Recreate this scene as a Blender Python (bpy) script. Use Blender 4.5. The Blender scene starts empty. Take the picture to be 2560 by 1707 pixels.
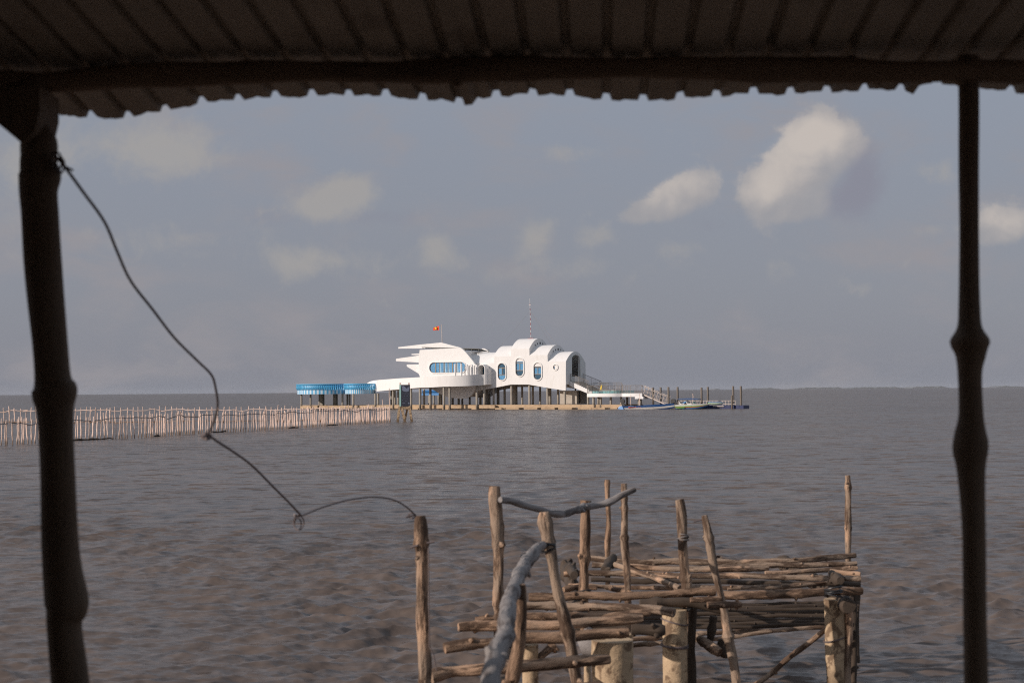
import bpy, math, random
import numpy as np
from mathutils import Vector, Matrix, geometry
R = math.radians
random.seed(7)
sc = bpy.context.scene
col = sc.collection
# ------------------------------------------------------------------ camera
H = 2.4
F = 50.0 / 36.0 * 2560
cam = bpy.data.cameras.new('camera')
camo = bpy.data.objects.new('camera', cam); col.objects.link(camo)
cam.lens = 50; cam.sensor_width = 36; cam.clip_start = 0.05; cam.clip_end = 60000
PITCH, ROLL = R(1.99), R(-0.435)
CM = (Matrix.Rotation(math.pi/2 + PITCH, 4, 'X') @ Matrix.Rotation(ROLL, 4, 'Z'))
camo.matrix_world = Matrix.Translation((0, 0, H)) @ CM
cam.dof.use_dof = True; cam.dof.focus_distance = 120; cam.dof.aperture_fstop = 4.8
sc.camera = camo
sc.render.resolution_x = 1024; sc.render.resolution_y = 682
sc.view_settings.view_transform = 'Standard'; sc.view_settings.look = 'None'
sc.view_settings.exposure = 0.0; sc.view_settings.gamma = 1.0
sc.cycles.use_denoising = False
sc.cycles.filter_width = 1.15
sc.cycles.max_bounces = 8
sc.cycles.sample_clamp_indirect = 6
C3 = CM.to_3x3()
def ray(px, py):
    return C3 @ Vector(((px-1280)/F, -(py-853.5)/F, -1))
def at(px, py, Y):
    d = ray(px, py); t = Y/d.y
    return Vector((d.x*t, Y, H + d.z*t))
def onz(px, py, z):
    d = ray(px, py); t = (z-H)/d.z
    return Vector((d.x*t, d.y*t, z))
def ab(px, py):
    d = ray(px, py); return d.x/d.y, d.z/d.y
# ------------------------------------------------------------------ sun and sky
SUN_S, SUN_E = 66.0, 21.0          # degrees left of straight behind the camera, elevation
sdir = Vector((-math.sin(R(SUN_S))*math.cos(R(SUN_E)), -math.cos(R(SUN_S))*math.cos(R(SUN_E)), math.sin(R(SUN_E))))
sl = bpy.data.lights.new('sun', 'SUN'); sl.energy = 3.75; sl.angle = R(0.5); sl.color = (1.0, 0.89, 0.80)
so = bpy.data.objects.new('sun', sl); col.objects.link(so)
so.rotation_euler = sdir.to_track_quat('Z', 'Y').to_euler(); so.location = (-20, -20, 30)
w = bpy.data.worlds.new('World'); sc.world = w; w.use_nodes = True
nt = w.node_tree; nt.nodes.clear()
def N(t, kind, **kw):
    n = t.nodes.new(kind)
    for k, v in kw.items():
        if k.startswith('i_'):
            n.inputs[k[2:].replace('_', ' ')].default_value = v
        else: setattr(n, k, v)
    return n
class G:
    """small expression helper over a node tree"""
    def __init__(s, t): s.t = t
    def put(s, inp, v):
        if isinstance(v, bpy.types.NodeSocket): s.t.links.new(v, inp)
        elif v is not None: inp.default_value = v
    def m(s, op, a, b=None, c=None, clamp=False):
        n = s.t.nodes.new('ShaderNodeMath'); n.operation = op; n.use_clamp = clamp
        s.put(n.inputs[0], a)
        if b is not None: s.put(n.inputs[1], b)
        if c is not None: s.put(n.inputs[2], c)
        return n.outputs[0]
    def v(s, op, a, b=None):
        n = s.t.nodes.new('ShaderNodeVectorMath'); n.operation = op
        s.put(n.inputs[0], a)
        if b is not None: s.put(n.inputs[1], b)
        return n.outputs['Value'] if op in ('LENGTH', 'DOT_PRODUCT') else n.outputs[0]
    def noise(s, vec, scale, detail=4, rough=.5, dist=0, lac=2.0):
        n = s.t.nodes.new('ShaderNodeTexNoise')
        s.put(n.inputs['Vector'], vec); n.inputs['Scale'].default_value = scale
        n.inputs['Detail'].default_value = detail; n.inputs['Roughness'].default_value = rough
        n.inputs['Distortion'].default_value = dist; n.inputs['Lacunarity'].default_value = lac
        return n.outputs['Fac']
    def mixc(s, f, a, b, mode='MIX'):
        n = s.t.nodes.new('ShaderNodeMix'); n.data_type = 'RGBA'; n.blend_type = mode
        s.put(n.inputs[0], f); s.put(n.inputs[6], a); s.put(n.inputs[7], b)
        return n.outputs[2]
    def smooth(s, x, lo, hi, a=0., b=1.):
        n = s.t.nodes.new('ShaderNodeMapRange'); n.interpolation_type = 'SMOOTHSTEP'
        s.put(n.inputs[0], x); n.inputs[1].default_value = lo; n.inputs[2].default_value = hi
        n.inputs[3].default_value = a; n.inputs[4].default_value = b
        return n.outputs[0]
    def xyz(s, x, y, z):
        n = s.t.nodes.new('ShaderNodeCombineXYZ')
        s.put(n.inputs[0], x); s.put(n.inputs[1], y); s.put(n.inputs[2], z); return n.outputs[0]
def rgb(*c): return (c[0], c[1], c[2], 1)
def build_world():
    g = G(nt)
    sky = N(nt, 'ShaderNodeTexSky', sky_type='NISHITA', sun_disc=False, sun_elevation=R(SUN_E),
            sun_rotation=R(180+SUN_S), altitude=0, air_density=1.0, dust_density=2.5, ozone_density=1.0)
    tc = N(nt, 'ShaderNodeTexCoord')
    sep = N(nt, 'ShaderNodeSeparateXYZ'); nt.links.new(tc.outputs['Generated'], sep.inputs[0])
    X, Y, Z = sep.outputs
    Ys = g.m('MAXIMUM', Y, 0.05)
    a = g.m('DIVIDE', X, Ys); b = g.m('DIVIDE', Z, Ys)
    P = g.xyz(a, b, 0.0)
    front = g.smooth(Y, 0.05, 0.4)
    # humid air greys the lower sky
    base = g.mixc(1.0, sky.outputs[0], rgb(*SKY_TINT), 'MULTIPLY')
    elev = g.smooth(Z, -0.02, 0.5)
    hz = g.mixc(elev, rgb(*[c/SKY_STR for c in HAZE_LO]), rgb(*[c/SKY_STR for c in HAZE_HI]))
    base = g.mixc(HAZE_MIX, base, hz)
    # broad faint layers
    Pl = g.v('MULTIPLY', P, (1.0, 2.2, 1.0))
    n1 = g.noise(Pl, 7.5, 5, .55, .3)
    n1b = g.noise(g.v('ADD', Pl, (3.1, 7.7, 2.2)), 16, 5, .55, .3)
    lay = g.m('MULTIPLY', g.smooth(n1, .42, .68), g.smooth(n1b, .35, .65))
    lay = g.m('MULTIPLY', lay, .8)
    lav = rgb(*[c/SKY_STR for c in (.31, .295, .315)])
    base = g.mixc(lay, base, lav)
    # placed cumulus, as directions in the world
    dn = g.noise(P, 26, 8, .58, .4)
    dn2 = g.noise(g.v('ADD', P, (5., 3., 1.)), 95, 6, .6, .2)
    nz = g.m('ADD', g.m('MULTIPLY', g.m('SUBTRACT', dn, .5), 1.7), g.m('MULTIPLY', g.m('SUBTRACT', dn2, .5), .6))
    def field(blobs):
        tot = None
        for (px, py, wx, wy, amp) in blobs:
            ca, cb = ab(px, py)
            d = g.v('SUBTRACT', P, (ca, cb, 0)); d = g.v('MULTIPLY', d, (F/wx, F/wy, 0))
            l = g.v('DOT_PRODUCT', d, d)
            e = g.m('MULTIPLY', g.m('EXPONENT', g.m('MULTIPLY', l, -1.0)), amp)
            tot = e if tot is None else g.m('ADD', tot, e)
        return tot
    k = 1/.91875
    big = [(1865*k, 325*k, 80*k, 62*k, 1.1), (1925*k, 335*k, 62*k, 66*k, .95), (1840*k, 395*k, 90*k, 70*k, 1.0),
           (1760*k, 445*k, 82*k, 56*k, 1.0), (1820*k, 480*k, 90*k, 50*k, .85),
           (1590*k, 425*k, 58*k, 40*k, 1.05), (1535*k, 465*k, 74*k, 42*k, 1.05), (1470*k, 492*k, 54*k, 32*k, .8),
           (2320*k, 515*k, 75*k, 48*k, 1.1), (2260*k, 545*k, 50*k, 30*k, .5)]
    soft = [(775*k, 455*k, 85*k, 50*k, 1.0), (820*k, 430*k, 50*k, 36*k, .5), (725*k, 485*k, 60*k, 30*k, .5),
            (1000*k, 570*k, 45*k, 45*k, .62), (1225*k, 550*k, 45*k, 55*k, .62), (1265*k, 515*k, 30*k, 28*k, .4),
            (1365*k, 545*k, 48*k, 28*k, .55), (2150*k, 395*k, 55*k, 35*k, .55), (2150*k, 530*k, 50*k, 24*k, .5),
            (1970*k, 665*k, 55*k, 25*k, .45), (1800*k, 620*k, 60*k, 45*k, .4), (1300*k, 350*k, 95*k, 28*k, .45),
            (260*k, 330*k, 190*k, 80*k, .6), (430*k, 350*k, 130*k, 70*k, .5), (350*k, 560*k, 260*k, 60*k, .38), (780*k, 600*k, 200*k, 45*k, .4), (1250*k, 620*k, 260*k, 40*k, .36), (30*k, 400*k, 90*k, 150*k, .55),
            (690*k, 600*k, 70*k, 50*k, .42), (1560*k, 570*k, 60*k, 25*k, .4)]
    dark = [(1985*k, 400*k, 60*k, 90*k, .8), (1930*k, 460*k, 80*k, 50*k, .6), (870*k, 500*k, 120*k, 30*k, .45), (640*k, 500*k, 150*k, 36*k, .35),
            (1620*k, 520*k, 90*k, 30*k, .4)]
    fb = field(big)
    D1 = g.smooth(g.m('ADD', fb, nz), .26, .64)
    D1s = g.smooth(g.m('ADD', fb, g.m('MULTIPLY', nz, .7)), .12, .95)
    # soft shadow side of the clouds: the side away from the sun (right and below)
    dk = field(dark)
    dens_dk = g.m('MULTIPLY', g.smooth(g.m('ADD', dk, g.m('MULTIPLY', nz, .5)), .2, .9), .75)
    base = g.mixc(dens_dk, base, rgb(*[c/SKY_STR for c in (.245, .245, .30)]))
    ds = g.smooth(g.m('ADD', field(soft), g.m('MULTIPLY', nz, .85)), .15, .9)
    base = g.mixc(g.m('MULTIPLY', ds, .80), base, rgb(*[c/SKY_STR for c in (.37, .355, .345)]))
    # lit relief of the big clouds
    lit = [(1850*k, 320*k, 95*k, 70*k, .9), (1905*k, 310*k, 80*k, 46*k, .6), (1790*k, 400*k, 80*k, 60*k, .7), (1730*k, 440*k, 70*k, 44*k, .6),
           (1580*k, 412*k, 60*k, 38*k, .7), (1510*k, 455*k, 65*k, 38*k, .7), (2310*k, 505*k, 70*k, 44*k, .8)]
    nr = g.noise(g.v('ADD', P, (.006, -.006, 0.)), 38, 5, .5, .3); nr2 = g.noise(P, 38, 5, .5, .3)
    rel = g.m('MULTIPLY', g.m('SUBTRACT', nr2, nr), 1.1)
    L = g.smooth(g.m('ADD', g.m('ADD', field(lit), rel), g.m('MULTIPLY', g.m('SUBTRACT', dn, .5), .7)), -.1, 1.25)
    fade = field([(1975*k, 440*k, 75*k, 95*k, 1.1), (1880*k, 535*k, 120*k, 40*k, .9), (1640*k, 500*k, 70*k, 40*k, .9), (1500*k, 530*k, 90*k, 22*k, .8), (2330*k, 575*k, 90*k, 26*k, .8)])
    soften = g.smooth(g.m('ADD', g.m('SUBTRACT', fb, fade), g.m('MULTIPLY', nz, .6)), -.35, .75)
    cc = g.mixc(L, rgb(*[c/SKY_STR for c in (.36, .345, .35)]), rgb(*[c/SKY_STR for c in (.56, .505, .465)]))
    dd = g.m('MULTIPLY', g.m('MULTIPLY', g.m('MAXIMUM', D1, g.m('MULTIPLY', D1s, .5)), soften), g.m('ADD', .62, g.m('MULTIPLY', L, .32)))
    base2 = g.mixc(g.m('MULTIPLY', dd, front), base, cc)
    bg = N(nt, 'ShaderNodeBackground'); bg.inputs['Strength'].default_value = SKY_STR
    nt.links.new(base2, bg.inputs['Color'])
    out = N(nt, 'ShaderNodeOutputWorld'); nt.links.new(bg.outputs[0], out.inputs['Surface'])
SKY_STR = 0.075
SKY_TINT = (0.95, 0.88, 0.92)
HAZE_LO = (.272, .284, .335); HAZE_HI = (.335, .39, .468); HAZE_MIX = .82
build_world()
# ------------------------------------------------------------------ materials
def mat(name, color, rough=.6, metal=0., var=.12, nscale=3., stretch=None, attr=None, bump=0., bscale=20., dark=None, darkamt=.5, dscale=2., drange=(.5, .7), objvar=0., spec=.5, alt=None, tide=None):
    m = bpy.data.materials.new(name); m.use_nodes = True
    t = m.node_tree; g = G(t)
    bs = t.nodes['Principled BSDF']
    if attr:
        a_ = t.nodes.new('ShaderNodeAttribute'); a_.attribute_name = attr; vec = a_.outputs['Vector']
        oi = t.nodes.new('ShaderNodeObjectInfo')
        vec0 = g.v('ADD', vec, g.xyz(g.m('MULTIPLY', oi.outputs['Random'], 37.), g.m('MULTIPLY', oi.outputs['Random'], 91.), 0.))
    else:
        tc = t.nodes.new('ShaderNodeTexCoord'); vec0 = tc.outputs['Object']
        oi = t.nodes.new('ShaderNodeObjectInfo')
    vs = g.v('MULTIPLY', vec0, stretch) if stretch else vec0
    n1 = g.noise(vs, nscale, 5, .6)
    f = g.m('ADD', 1-var, g.m('MULTIPLY', n1, 2*var))
    if objvar:
        f = g.m('MULTIPLY', f, g.m('ADD', 1-objvar, g.m('MULTIPLY', oi.outputs['Random'], 2*objvar)))
    c = g.mixc(1., rgb(*color), g.xyz(f, f, f), 'MULTIPLY')
    if alt:
        na = g.noise(g.v('MULTIPLY', vec0, (1, 1, .5)), 7., 3, .5)
        c = g.mixc(g.smooth(g.m('ADD', na, g.m('MULTIPLY', g.m('SUBTRACT', oi.outputs['Random'], .5), .4)), .42, .62), c, rgb(*alt))
    if dark:
        n2 = g.noise(vs if stretch else vec0, dscale, 6, .65, .5)
        c = g.mixc(g.m('MULTIPLY', g.smooth(n2, drange[0], drange[1]), darkamt), c, rgb(*dark))
    if tide:
        gp = t.nodes.new('ShaderNodeNewGeometry'); sx = t.nodes.new('ShaderNodeSeparateXYZ'); t.links.new(gp.outputs['Position'], sx.inputs[0])
        zn = g.m('ADD', sx.outputs[2], g.m('MULTIPLY', g.m('SUBTRACT', g.noise(vec0, 6., 3, .6), .5), .35))
        c = g.mixc(g.smooth(zn, tide, tide*.35, 0., .75), c, rgb(.10, .065, .04))
    t.links.new(c, bs.inputs['Base Color'])
    bs.inputs['Roughness'].default_value = rough; bs.inputs['Metallic'].default_value = metal
    bs.inputs['Specular IOR Level'].default_value = spec
    if bump:
        n3 = g.noise(vs, bscale, 5, .65)
        b = t.nodes.new('ShaderNodeBump'); b.inputs['Strength'].default_value = 1.0; b.inputs['Distance'].default_value = bump
        t.links.new(n3, b.inputs['Height']); t.links.new(b.outputs[0], bs.inputs['Normal'])
    return m
M = {}
M['wood'] = mat('weathered_wood', (.46, .295, .195), .85, alt=(.31, .225, .165), var=.85, nscale=26, stretch=(1, 1, .22), attr='lc', bump=.016, bscale=32, dark=(.085, .052, .035), darkamt=.92, dscale=17, drange=(.45, .58), objvar=.35, spec=.2)
M['wood_grey'] = mat('silvered_wood', (.27, .245, .235), .8, var=.3, nscale=20, stretch=(1, 1, .2), attr='lc', bump=.008, bscale=32, dark=(.06, .045, .04), darkamt=.8, dscale=15, drange=(.48, .64), objvar=.1, spec=.2)
M['wood_dark'] = mat('dark_and_shaded_wood', (.07, .048, .033), .85, var=.35, nscale=18, stretch=(1, 1, .2), attr='lc', bump=.004, bscale=40, dark=(.03, .02, .015), darkamt=.7, dscale=8)  # darkened so that the lower jetty logs carry their shade in the colour
M['wood_beam'] = mat('beam_wood', (.22, .145, .095), .8, var=.4, nscale=14, stretch=(1, 1, .2), attr='lc', bump=.006, bscale=30, dark=(.05, .03, .02), darkamt=.8, dscale=7)
M['wood_shelter'] = mat('shelter_pole_wood', (.14, .092, .058), .8, var=.3, nscale=14, stretch=(1, 1, .2), attr='lc', bump=.004, bscale=30, dark=(.06, .04, .025), darkamt=.6, dscale=7)
M['stake'] = mat('pale_stake', (.80, .60, .50), .85, var=.3, nscale=20, stretch=(1, 1, .1), attr='lc', bump=.003, bscale=30, dark=(.25, .15, .10), darkamt=.6, dscale=8, drange=(.5, .72), objvar=.25, tide=.30)
M['white'] = mat('white_render', (.82, .80, .78), .75, var=.05, nscale=1.2, stretch=(1, 1, .25), bump=.012, bscale=5, dark=(.60, .56, .49), darkamt=.5, dscale=1.6, drange=(.54, .78))
M['concrete'] = mat('concrete', (.46, .41, .35), .85, var=.18, nscale=2.5, bump=.01, bscale=8, dark=(.20, .15, .10), darkamt=.6, dscale=1.3)
M['concrete_col'] = mat('concrete_column', (.37, .335, .285), .85, tide=.9, var=.15, nscale=2.5, bump=.01, bscale=8, dark=(.22, .18, .14), darkamt=.5, dscale=1.3)
M['beam'] = mat('stained_concrete', (.50, .36, .23), .85, var=.25, nscale=1.8, bump=.01, bscale=8, dark=(.22, .14, .08), darkamt=.6, dscale=.9)
M['pileconc'] = mat('rough_pile_concrete', (.50, .365, .235), .9, var=.35, nscale=9, bump=.010, bscale=22, dark=(.17, .11, .07), darkamt=.9, dscale=8, drange=(.5, .60), spec=.2, tide=.35)
M['blue'] = mat('blue_paint', (.09, .40, .66), .45, var=.12, nscale=3)
M['paleblue'] = mat('pale_band_paint', (.62, .72, .80), .6, var=.06)
M['glass'] = mat('blue_glass', (.10, .30, .52), .12, var=.35, nscale=.9, spec=.8)
M['glass_dark'] = mat('dark_blue_glass', (.03, .10, .17), .1, var=.5, nscale=1.2, spec=.8)
M['frame'] = mat('bronze_frame', (.20, .16, .12), .5, metal=.3)
M['steel'] = mat('stainless_rail', (.24, .21, .19), .45, metal=.3)
M['railwhite'] = mat('pale_metal_rail', (.62, .53, .47), .5, metal=.2)
M['dark'] = mat('dark_interior', (.03, .03, .035), .9)
M['rust'] = mat('rusty_pile_steel', (.18, .15, .125), .8, tide=.6, var=.3, nscale=3, stretch=(1, 1, .3), bump=.01, bscale=10, dark=(.12, .06, .035), darkamt=.7, dscale=2)
M['black'] = mat('black_plastic', (.02, .02, .022), .4)
M['boatblue'] = mat('boat_blue_paint', (.012, .06, .19), .4, var=.15)
M['boatlight'] = mat('boat_and_shaded_rail_blue', (.05, .22, .50), .4)  # boat paint, and the rear balustrade's shade as a darker blue
M['boatwhite'] = mat('boat_offwhite', (.55, .54, .52), .5, var=.12, nscale=4, dark=(.33, .29, .24), darkamt=.5, dscale=2)
M['red'] = mat('faded_red', (.38, .06, .06), .6)
M['green'] = mat('boat_green', (.10, .38, .08), .4)
M['orange'] = mat('boat_orange', (.50, .17, .05), .45)
M['teal'] = mat('teal_stripe', (.35, .60, .55), .6)
M['curtain'] = mat('pale_curtain', (.30, .48, .62), .5)
M['pool'] = mat('turquoise_tiles', (.20, .48, .50), .3, var=.2, nscale=5)
M['dock'] = mat('dock_blue_plastic', (.014, .025, .10), .5, var=.2)
M['signface'] = mat('sign_slate', (.032, .035, .055), .6, var=.3)
M['signmark'] = mat('sign_chalk', (.17, .20, .28), .7)
M['flagred'] = mat('flag_red', (.75, .045, .01), .7)
M['yellow'] = mat('flag_yellow', (.85, .55, .03), .7)
M['mastwhite'] = mat('mast_white', (.7, .68, .66), .5)
M['mastred'] = mat('mast_red', (.36, .10, .10), .5)
M['solar'] = mat('solar_underside', (.16, .16, .15), .5)
M['metalroof'] = mat('corrugated_metal', (.34, .285, .23), .65, metal=.1, var=.35, nscale=4, bump=.002, bscale=20, dark=(.10, .06, .035), darkamt=.6, dscale=2.5)
M['wire'] = mat('rusty_wire', (.16, .125, .12), .6, metal=.3)
M['yellowish'] = mat('cream_jet', (.8, .7, .45), .5)
M['shore'] = mat('hazed_far_trees', (.17, .18, .19), .9)  # tree colour lightened to pale grey to stand for distance haze
# ------------------------------------------------------------------ mesh helpers
ORG = {}
class MB:
    def __init__(s): s.v = []; s.f = []; s.mi = []; s.lc = []
    def add(s, vs, fs, mi=0, lc=None):
        b = len(s.v); s.v += [tuple(p) for p in vs]
        s.lc += [tuple(p) for p in (lc if lc else vs)]
        s.f += [tuple(b+i for i in f) for f in fs]; s.mi += [mi]*len(fs)
    def box(s, x0, x1, y0, y1, z0, z1, mi=0):
        s.add([(x, y, z) for x in (x0, x1) for y in (y0, y1) for z in (z0, z1)],
              [(0, 1, 3, 2), (4, 6, 7, 5), (0, 4, 5, 1), (2, 3, 7, 6), (0, 2, 6, 4), (1, 5, 7, 3)], mi)
    def beam(s, p0, p1, wd, ht, up=(0, 0, 1), mi=0):
        p0 = Vector(p0); p1 = Vector(p1); d = (p1-p0).normalized(); up = Vector(up)
        if abs(d.dot(up)) > .99: up = Vector((0, 1, 0))
        sx = d.cross(up).normalized()*wd/2; sy = sx.cross(d).normalized()*ht/2
        vs = [p+a*sx+b*sy for p in (p0, p1) for a, b in ((-1, -1), (1, -1), (1, 1), (-1, 1))]
        s.add(vs, [(3, 2, 1, 0), (4, 5, 6, 7), (0, 1, 5, 4), (1, 2, 6, 5), (2, 3, 7, 6), (3, 0, 4, 7)], mi)
    def tube(s, pts, rad, n=8, mi=0, wob=0., seed=0, caps=True, mis=None):
        pts = [Vector(p) for p in pts]; m = len(pts)
        if not hasattr(rad, '__len__'): rad = [rad]*m
        rnd = random.Random(seed); ph = [rnd.uniform(0, 6.28) for _ in range(4)]
        t0 = (pts[1]-pts[0]).normalized()
        a = t0.cross(Vector((0, 0, 1))) if abs(t0.z) < .9 else t0.cross(Vector((1, 0, 0)))
        a.normalize(); vs = []; lc = []; L = 0
        for i, p in enumerate(pts):
            t = (pts[min(i+1, m-1)]-pts[max(i-1, 0)]).normalized()
            a = (a - t*a.dot(t)).normalized(); b = t.cross(a)
            if i: L += (p-pts[i-1]).length
            for j in range(n):
                th = 6.2832*j/n
                r = rad[i]*(1+wob*(math.sin(2*th+ph[0]+L*9)+.6*math.sin(3*th+ph[1]-L*17)))
                vs.append(p + (a*math.cos(th)+b*math.sin(th))*r)
                lc.append((rad[i]*math.cos(th), rad[i]*math.sin(th), L))
        fs = [(i*n+j, i*n+(j+1) % n, (i+1)*n+(j+1) % n, (i+1)*n+j) for i in range(m-1) for j in range(n)]
        if mis is None: s.add(vs, fs, mi, lc)
        else:
            b0 = len(s.f); s.add(vs, fs, 0, lc)
            for q in range(len(fs)): s.mi[b0+q] = mis[q//n]
        if caps:
            for i0, base in ((0, vs[:n]), (1, vs[-n:])):
                s.add(base, [tuple(range(n))[::-1] if i0 == 0 else tuple(range(n))], mi, lc[:n] if i0 == 0 else lc[-n:])
    def prism(s, loops, plane, a, b, mi=0, side_mi=None):
        if not isinstance(loops[0][0], (tuple, list)): loops = [loops]
        mp = {'uz': lambda p, d: (p[0], d, p[1]), 'vz': lambda p, d: (d, p[0], p[1]), 'uv': lambda p, d: (p[0], p[1], d)}[plane]
        flat = [p for l in loops for p in l]; n = len(flat)
        tris = geometry.tessellate_polygon([[Vector((p[0], p[1], 0)) for p in l] for l in loops])
        vs = [mp(p, a) for p in flat]+[mp(p, b) for p in flat]
        fs = [tuple(t) for t in tris]+[tuple(i+n for i in t[::-1]) for t in tris]
        s.add(vs, fs, mi)
        k = 0; fs2 = []
        for l in loops:
            m = len(l)
            fs2 += [(k+i, k+(i+1) % m, n+k+(i+1) % m, n+k+i) for i in range(m)]
            k += m
        b0 = len(s.v)-2*n
        s.f += [tuple(b0+i for i in f) for f in fs2]; s.mi += [side_mi if side_mi is not None else mi]*len(fs2)
    def build(s, name, m, parent=None, sharp=35, loc=None, recalc=True):
        me = bpy.data.meshes.new(name)
        if parent is not None:
            p = parent
            while p.parent: p = p.parent
            o = ORG.get(p.name, (0, 0, 0))
        else: o = loc or (0, 0, 0)
        me.from_pydata([(x-o[0], y-o[1], z-o[2]) for x, y, z in s.v], [], s.f)
        at_ = me.attributes.new('lc', 'FLOAT_VECTOR', 'POINT')
        at_.data.foreach_set('vector', np.array(s.lc, dtype=np.float32).ravel())
        for mm in (m if isinstance(m, list) else [m]): me.materials.append(M[mm])
        me.polygons.foreach_set('material_index', s.mi)
        if recalc:
            import bmesh
            bm = bmesh.new(); bm.from_mesh(me); bmesh.ops.recalc_face_normals(bm, faces=bm.faces[:]); bm.to_mesh(me); bm.free()
        me.polygons.foreach_set('use_smooth', [True]*len(me.polygons))
        me.set_sharp_from_angle(angle=R(sharp)); me.update()
        ob = bpy.data.objects.new(name, me); col.objects.link(ob)
        if parent is not None: ob.parent = parent
        else: ob.location = o
        return ob
def tag(o, label=None, cat=None, group=None, kind=None):
    if label: o['label'] = label
    if cat: o['category'] = cat
    if group: o['group'] = group
    if kind: o['kind'] = kind
    return o
def root(name, loc, label, cat, group=None, org=None, rz=0):
    o = bpy.data.objects.new(name, None); col.objects.link(o); o.location = loc; o.rotation_euler = (0, 0, rz)
    o.empty_display_size = .3
    ORG[o.name] = org if org is not None else tuple(loc)
    return tag(o, label, cat, group)
def logmb(pts, rads, seed=0, n=12, step=.05, knots=3, wander=.006, wob=.05, mb=None, knotamp=.35, stubs=True):
    """a crooked round pole through the points, with knots and cut ends"""
    rnd = random.Random(seed); mb = mb or MB()
    pts = [Vector(p) for p in pts]
    if not hasattr(rads, '__len__'): rads = [rads]*len(pts)
    ln = [0]
    for i in range(1, len(pts)): ln.append(ln[-1]+(pts[i]-pts[i-1]).length)
    L = ln[-1]; m = max(5, int(L/step))
    kn = [(rnd.uniform(.05, .95)*L, rnd.uniform(.012, .03), rnd.uniform(.4, 1.)*knotamp) for _ in range(int(knots*max(1, L)))]
    ph = [rnd.uniform(0, 6.28) for _ in range(6)]
    P_, R_ = [], []
    for i in range(m+1):
        s_ = L*i/m; k = 1
        while k < len(ln)-1 and ln[k] < s_: k += 1
        f = (s_-ln[k-1])/max(1e-6, ln[k]-ln[k-1])
        # catmull-rom
        p0 = pts[max(k-2, 0)]; p1 = pts[k-1]; p2 = pts[k]; p3 = pts[min(k+1, len(pts)-1)]
        q = .5*((2*p1)+(-p0+p2)*f+(2*p0-5*p1+4*p2-p3)*f*f+(-p0+3*p1-3*p2+p3)*f**3)
        q = q + Vector((math.sin(s_*5+ph[0])+.5*math.sin(s_*13+ph[1]), math.sin(s_*4+ph[2]), math.sin(s_*6+ph[3])+.5*math.sin(s_*15+ph[4])))*wander
        r = rads[k-1]+(rads[k]-rads[k-1])*f
        for (c, wd, am) in kn: r *= 1+am*math.exp(-((s_-c)/wd)**2)
        r *= 1+.04*math.sin(s_*30+ph[5])
        if i in (0, m): r *= .93
        P_.append(q); R_.append(r)
    mb.tube(P_, R_, n, wob=wob, seed=seed)
    if n >= 12 and stubs:
        for (c, wd, am) in kn:
            i = min(m-1, max(1, int(c/L*m))); t = (P_[i+1]-P_[i-1]).normalized()
            a = t.cross(Vector((rnd.uniform(-1, 1), rnd.uniform(-1, 1), rnd.uniform(-.4, 1)))).normalized(); r = R_[i]
            d_ = (a+t*rnd.uniform(-.5, .5)).normalized()
            if rnd.random() < .75: mb.tube([P_[i]+d_*r*.4, P_[i]+d_*r*1.12, P_[i]+d_*r*rnd.uniform(1.25, 1.6)], [r*.62, r*.42, r*.22], 7, wob=.08, seed=int(c*999))
    return mb
# ------------------------------------------------------------------ water
def water_material():
    m = bpy.data.materials.new('silty_water'); m.use_nodes = True; t = m.node_tree; g = G(t)
    bs = t.nodes['Principled BSDF']
    ge = t.nodes.new('ShaderNodeNewGeometry'); P = ge.outputs['Position']
    n = g.noise(g.v('MULTIPLY', P, (.03, .09, 0)), 1., 4, .55)
    c = g.mixc(g.smooth(n, .35, .65), rgb(.112, .086, .073), rgb(.138, .106, .089))
    t.links.new(c, bs.inputs['Base Color'])
    bs.inputs['Specular IOR Level'].default_value = .5; bs.inputs['Roughness'].default_value = .26; bs.inputs['IOR'].default_value = 1.33
    P1 = g.v('MULTIPLY', P, (.6, 1.05, 0.0))
    dist = g.v('LENGTH', P)
    far = g.smooth(dist, 12, 34); vfar = g.smooth(dist, 50, 250)
    def slope(off, sc_, amp, det=3):
        n_ = t.nodes.new('ShaderNodeTexNoise'); t.links.new(g.v('ADD', P1, off), n_.inputs['Vector'])
        n_.inputs['Scale'].default_value = sc_; n_.inputs['Detail'].default_value = det; n_.inputs['Roughness'].default_value = .6
        d_ = g.v('SUBTRACT', n_.outputs['Color'], (.5, .5, .5))
        if isinstance(amp, float): return g.v('MULTIPLY', d_, (amp*.7, amp, 0))
        return g.v('MULTIPLY', d_, g.xyz(g.m('MULTIPLY', amp, .7), amp, 0.0))
    sl_ = slope((9., 4., 0), 10., 1.25)
    sl_ = g.v('ADD', sl_, slope((2., 8., 0), 3.2, g.m('ADD', 1.1, g.m('MULTIPLY', far, 1.4))))
    sl_ = g.v('ADD', sl_, slope((6., 1., 0), 1.1, g.m('MULTIPLY', far, 1.7)))
    sl_ = g.v('ADD', sl_, slope((1., 3., 0), .28, g.m('MULTIPLY', vfar, 1.0)))
    nrm = g.v('NORMALIZE', g.v('ADD', ge.outputs['Normal'], sl_))
    t.links.new(nrm, bs.inputs['Normal'])
    return m
M['water'] = water_material()
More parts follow.
